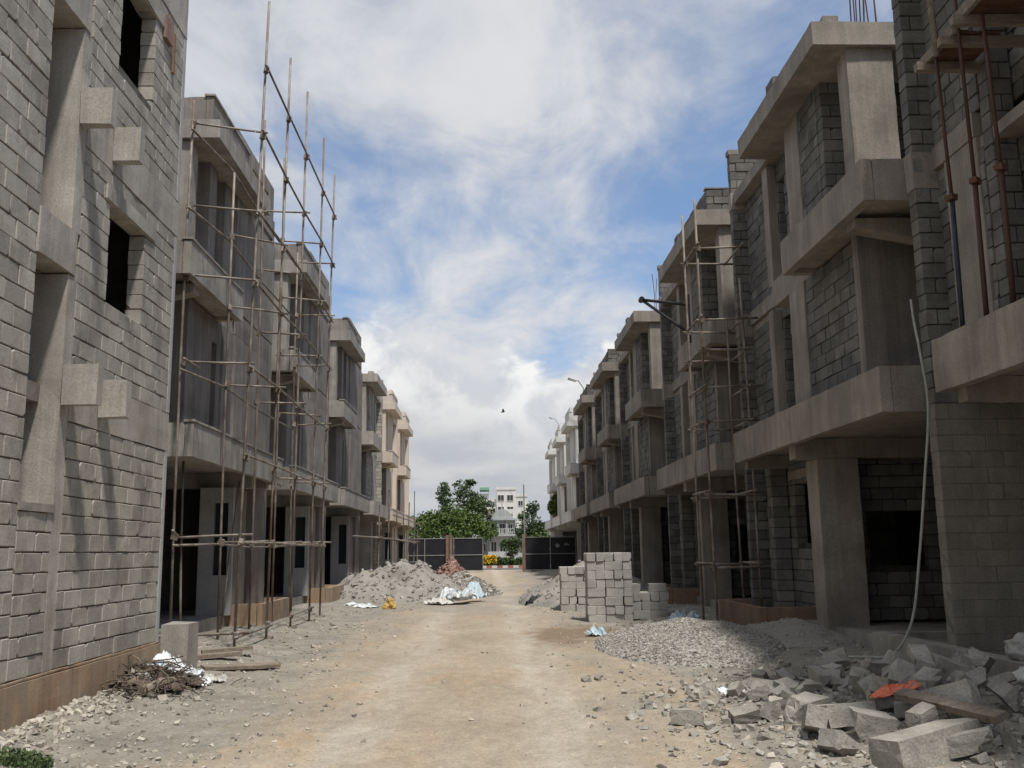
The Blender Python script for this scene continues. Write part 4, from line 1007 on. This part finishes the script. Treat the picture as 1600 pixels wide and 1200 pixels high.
# ------------------------------------------------------------------ beyond the fence
mb = MB(); mb.box(-60, 60, 84, 91, -.05, .012); tag(mb.build('road', M['road']), kind='structure')
kb = thing('painted_kerb', 'red and white painted kerb across the road behind the gateway', 'kerb', (1.5, 91.1, 0))
for i in range(24): P('kerb_stone', 'red' if i % 2 else 'white', kb, (-4.5 + i * .5, -4.0 + i * .5 - .01, 91, 91.22, 0, .24))
def leafy(mb, c, r, n, size, flat=.3, hollow=.35):
    for _ in range(n):
        d = Vector((random.gauss(0, 1), random.gauss(0, 1), random.gauss(0, 1))).normalized() * (hollow + (1 - hollow) * random.random() ** .5)
        mb.leaf((c[0] + d.x * r[0], c[1] + d.y * r[1], c[2] + d.z * r[2]), size * random.uniform(.6, 1.4), flat)
def tree(name, label, base, trunk_h, blobs, mat, size, dens, group='trees beyond the fence'):
    t = thing(name, label, 'tree', base, group); mb = MB(); bx, by, _ = base
    mb.tube([(bx, by, -.1), (bx + .1, by, trunk_h * .5), (bx - .05, by, trunk_h)], [.28, .2, .13], 8)
    cb = MB()
    for (dx, dy, z, rx, rz) in blobs:
        mb.tube([(bx, by, trunk_h * .75), (bx + dx * .5, by + dy * .5, (trunk_h + z) * .5), (bx + dx, by + dy, z)], [.11, .07, .03], 5)
        for _ in range(max(8, int(rx * rz * 9))):      # many small sprays with gaps between them
            d = Vector((random.gauss(0, 1), random.gauss(0, 1), random.gauss(0, 1))).normalized() * random.uniform(.25, 1.12); k = random.uniform(.25, .6)
            leafy(cb, (bx + dx + d.x * rx, by + dy + d.y * rx * .8, z + d.z * rz), (k * 1.15, k, k * .5), int(dens * .62 * k), size * .62, .6, .1)
        leafy(cb, (bx + dx, by + dy, z), (rx * 1.1, rx, rz * 1.1), int(dens * rx * rz * 1.7), size * .6, .5, .2)
    mb.build('trunk', M['bark'], t); cb.build('crown', M[mat], t)
random.seed(77)
tree('broad_tree', 'broad bright green tree spreading low above the left fence', (-3.2, 104, 0), 3.0,
     [(-3.4, 0, 3.6, 1.7, 1.1), (-1.8, -.5, 4.4, 2.0, 1.3), (0, 0, 5.0, 2.1, 1.4), (1.6, .4, 4.4, 1.9, 1.3), (2.9, -.3, 3.6, 1.5, 1.0), (-.6, -1, 3.4, 2.2, .9), (-2.4, 1, 5.2, 1.2, .8)], 'leaf', .42, 120)
tree('tall_tree', 'left taller slim tree behind the broad bright tree', (-5.2, 122, 0), 6, [(0, 0, 6.3, 1.0, 1.3), (.2, 0, 8.0, 1.05, 1.3), (-.1, 0, 9.3, .8, .9), (.9, 0, 5.2, 1.3, 1.2)], 'dleaf', .40, 150)
tree('tall_tree', 'tallest feathery tree behind the broad bright tree', (-2.6, 124, 0), 6, [(0, 0, 6.0, 1.5, 1.5), (.3, 0, 8.2, 1.5, 1.5), (-.4, 0, 9.6, 1.1, 1.0), (1.5, 0, 7.4, 1.2, 1.3), (.6, 0, 10.2, .6, .5)], 'dleaf', .40, 120)
tree('tall_tree', 'olive green tree beside the white apartment block', (-.6, 128, 0), 5, [(0, 0, 5.2, 1.4, 1.5), (.5, 0, 7.2, 1.1, 1.2), (-.6, 0, 8.2, .9, .9), (1.2, 0, 4.2, 1.0, 1.0)], 'dleaf', .42, 110)
tree('dark_tree', 'dark tree behind the metal pole, right of the white house', (5.2, 112, 0), 4, [(-.9, 0, 3.9, 1.0, 1.2), (.3, 0, 4.4, 1.0, 1.5), (.2, 0, 6.3, .75, 1.0), (1.2, 0, 3.6, 1.1, 1.2), (-.9, 0, 5.4, .6, .6)], 'dleaf', .38, 150)
tree('dark_tree', 'low green tree behind the right hand fence', (6.8, 100, 0), 2.2, [(0, 0, 2.9, 1.3, .9), (-1.6, 0, 2.6, 1.0, .8), (1.4, 0, 3.3, 1.2, 1.0)], 'leaf', .38, 130)
tree('dark_tree', 'hazy green tree at the far left behind the cream houses', (-10.8, 140, 0), 4, [(0, 0, 5.2, 1.8, 1.4), (2.0, 0, 6.0, 1.6, 1.2), (3.6, 0, 5.0, 1.5, 1.2), (-2, 0, 4.6, 1.6, 1.2), (2.4, 0, 3.4, 2.0, 1.4)], 'leaf', .5, 90)
tree('round_tree', 'dark round bushy tree in front of the white house', (2.85, 108, 0), 1.2, [(0, 0, 1.9, .95, .9), (.3, 0, 2.5, .7, .6), (-.6, 0, 2.3, .5, .5)], 'dleaf', .28, 260)
def hedge(name, label, x0, x1, y, h, mat, size, n, fl=0):
    mb = MB()
    for _ in range(n):
        x = random.uniform(x0, x1); mb.leaf((x, y + random.gauss(0, .3), random.random() ** .6 * h * (.85 + .3 * noise.noise((x * 2, y, 1)))), size, .3)
    o = tag(mb.build(name, M[mat], loc=((x0 + x1) / 2, y, 0)), label, 'hedge')
    if fl:
        fb = MB()
        for _ in range(fl): fb.leaf((random.uniform(x0, x1), y - .3 + random.gauss(0, .25), random.uniform(.35, 1.0) * h), .16, .5)
        fb.build('flowers', M['flower'], o)['kind'] = 'stuff'
hedge('hedge', 'clipped dark green hedge seen through the gateway', .95, 3.6, 94, 1.05, 'dleaf', .16, 5200)
hedge('flowering_hedge', 'yellow flowering shrub left of the clipped hedge', -.45, .95, 93.4, 1.2, 'leaf', .16, 1700, 900)
hedge('hedge', 'long dark hedge behind the left black fence', -12, -.6, 96, 2.2, 'dleaf', .3, 5200)
hedge('hedge', 'long hedge behind the right black fence', 3.7, 14, 96, 2.0, 'dleaf', .3, 4600)

def window(parent, x, z, w, h, y, frame='white', bars=1):
    f = MB(); e = .07
    f.box(x - w/2 - e, x + w/2 + e, y - .09, y - .003, z + h/2, z + h/2 + e); f.box(x - w/2 - e, x + w/2 + e, y - .12, y - .003, z - h/2 - e, z - h/2)
    f.box(x - w/2 - e, x - w/2, y - .09, y - .003, z - h/2, z + h/2); f.box(x + w/2, x + w/2 + e, y - .09, y - .003, z - h/2, z + h/2)
    for k in range(bars): c = x - w/2 + w * (k + 1) / (bars + 1); f.box(c - .03, c + .03, y - .07, y - .02, z - h/2, z + h/2)
    o = f.build('window', M[frame], parent); P('pane', 'glass', o, (x - w/2, x + w/2, y - .02, y - .004, z - h/2, z + h/2))
def apartment():
    Y = 200; t = thing('apartment_building', 'white stepped apartment block with dark windows far behind the gateway', 'building', (3.5, 206, 0))
    P('wall', 'white', t, (2.2, 6.2, Y, Y + 14, 0, 14.0)); P('wall', 'white', t, (-1.6, 2.2, Y + 1.5, Y + 14, 0, 12.2)); P('wall', 'white', t, (6.2, 8.6, Y + 1, Y + 14, 0, 12.6))
    P('parapet', 'white', t, (2.1, 6.3, Y - .15, Y + .05, 14.0, 14.5)); P('parapet', 'white', t, (6.3, 8.7, Y + .85, Y + 1.05, 12.6, 13.2)); P('stair_tower', 'white', t, (-1.2, .6, Y + 3, Y + 8, 12.2, 13.4))
    P('awning', 'green', t, (-1.3, .7, Y + 1.0, Y + 8, 14.1, 14.6)); P('awning_post', 'frame', t, (-1.2, -1.1, Y + 1.2, Y + 1.3, 12.2, 14.1), (.5, .6, Y + 1.2, Y + 1.3, 12.2, 14.1))
    for z in (9.6, 6.4):
        P('balcony', 'white', t, (-1.0, 2.1, Y + .2, Y + 1.5, z, z + .9)); P('balcony', 'white', t, (3.0, 5.6, Y - 1.0, Y, z - .6, z + .35))
        P('balcony_door', 'glass', t, (.2, 1.6, Y + 1.45, Y + 1.497, z + .9, z + 2.1))
    for x in (3.1, 5.0):
        for z in (12.3, 9.9, 7.2, 4.4): window(t, x, z, 1.2, 1.15, Y)
    for z in (11.2, 8.4, 5.4): window(t, 7.2, z, .9, 1.0, Y + 1)
    window(t, -.5, 11.3, .9, .9, Y + 1.5); window(t, 1.4, 11.2, .6, .8, Y + 1.5)
    for x in (2.6, 5.6): P('water_tank', 'black', t, (x, x + .5, Y + 3, Y + 3.6, 14.0, 14.7))
apartment()
def villa():
    Y = 130; t = thing('villa', 'grey white villa with curved gable and pillared balcony behind the gateway', 'house', (2.2, 134, 0))
    P('wall', 'villa', t, (.4, 3.9, Y, Y + 8, 0, 5.6)); P('wall', 'villa', t, (-1.4, .4, Y + 1.5, Y + 8, 0, 3.4)); P('wall', 'villa', t, (3.9, 6.2, Y + 1.5, Y + 8, 0, 3.6))
    P('cornice', 'villa', t, (.1, 4.2, Y - .5, Y + 8, 5.6, 5.85)); P('cornice', 'villa', t, (.1, 4.3, Y - .9, Y, 3.5, 3.72)); P('cornice', 'villa', t, (3.95, 6.5, Y + .9, Y + 8, 3.6, 3.8))
    mb = MB(); n = 14
    for yy in (Y - .3, Y + .1):
        mb.v += [(.7 + 2.9 * k / n, yy, 5.85 + 1.25 * math.sin(math.pi * k / n) ** .8) for k in range(n + 1)]
    b = n + 1
    mb.f = [tuple(range(b)), tuple(reversed(range(b, 2 * b)))] + [(k + 1, k, b + k, b + k + 1) for k in range(n)]
    mb.build('gable', M['villa'], t); P('finial', 'villa', t, (2.08, 2.22, Y - .2, Y, 7.08, 7.9))
    P('railing', 'villa', t, (.3, 4.1, Y - .8, Y - .72, 4.42, 4.5))
    for k in range(16): P('baluster', 'villa', t, (.35 + k * .24, .43 + k * .24, Y - .8, Y - .72, 3.72, 4.42))
    for x in (.35, 1.55, 2.75, 3.95): P('pillar', 'villa', t, (x - .1, x + .1, Y - .8, Y - .6, 4.5, 5.6)) if x in (.35, 3.95) else P('pillar', 'villa', t, (x - .1, x + .1, Y - .3, Y - .1, 3.72, 5.6))
    window(t, 2.15, 4.5, .7, 1.2, Y); window(t, 1.05, 4.55, .5, 1.0, Y); window(t, 3.25, 4.55, .5, 1.0, Y)
    for x in (1.0, 2.2, 3.3): window(t, x, 2.1, .7, 1.3, Y)
    window(t, -.5, 2.0, .8, 1.0, Y + 1.5); window(t, 5.0, 2.1, .8, 1.0, Y + 1.5)
    P('gate_wall', 'villa', t, (.2, 2.8, Y - 14, Y - 13.8, 0, 1.5)); P('gate_wall', 'villa', t, (-1.6, -.5, Y - 14, Y - 13.8, 0, 2.4))
villa()

# ------------------------------------------------------------------ lamps, balcony shrub, bird
def roof_lamp(y, x, z0, z1, label, k=1.):
    t = thing('street_lamp', label, 'street lamp', (x + .6, y, z0)); mb = MB()
    mb.tube([(x + .6, y, z0), (x + .55, y, z1 - .5), (x + .25, y, z1 - .05), (x, y, z1)], .035 * k, 6); mb.build('arm', M['frame'], t)
    mb = MB(); mb.obox((x - .15 * k, y, z1 + .02), (.5 * k, .2 * k, .11 * k), (0, .35, 0), .01); mb.build('lamp_head', M['frame'], t)
roof_lamp(57.5, 5.45, 9.4, 11.8, 'cobra head street lamp on a bent arm above the sixth right house')
roof_lamp(82, 5.75, 9.4, 12.8, 'small distant street lamp above the farthest right house', .7)
sh = thing('balcony_shrub', 'green shrub growing on the far right balcony', 'shrub', (5.35, 75.6, 3.9)); mb = MB(); random.seed(3)
leafy(mb, (5.3, 75.7, 4.9), (.5, .6, .6), 500, .22); leafy(mb, (5.4, 75.4, 5.5), (.3, .4, .4), 200, .2); mb.build('foliage', M['leaf'], sh)
P('pot', 'brown', sh, (5.2, 5.55, 75.4, 75.8, 3.9, 4.4))
def bird():
    t = thing('bird', 'small dark bird gliding in the grey sky over the street', 'bird', (1.15, 60, 10.25)); mb = MB()
    mb.tube([(.0, 60.16, 10.25), (1.0, 60, 10.25)], .01, 4) if 0 else None
    b = MB(); b.tube([(.98, 60.05, 10.22), (1.05, 60.03, 10.24), (1.14, 60, 10.25), (1.22, 59.98, 10.27), (1.26, 59.97, 10.27)], [.006, .03, .045, .03, .008], 8); b.build('body', M['feather'], t, True)
    for s in (-1, 1):
        w = MB(); w.v = [(1.10, 60, 10.26), (1.18, 60, 10.26), (1.20, 60 + s * .12, 10.36), (1.12, 60 + s * .24, 10.44), (1.07, 60 + s * .12, 10.35),
                         (1.10, 60, 10.245), (1.18, 60, 10.245), (1.20, 60 + s * .12, 10.345), (1.12, 60 + s * .24, 10.43), (1.07, 60 + s * .12, 10.335)]
        w.f = [(0,1,2,4), (4,2,3), (6,5,9,7), (7,9,8), (0,5,6,1), (1,6,7,2), (2,7,8,3), (3,8,9,4), (4,9,5,0)]; w.build('wing', M['feather'], t)
bird()
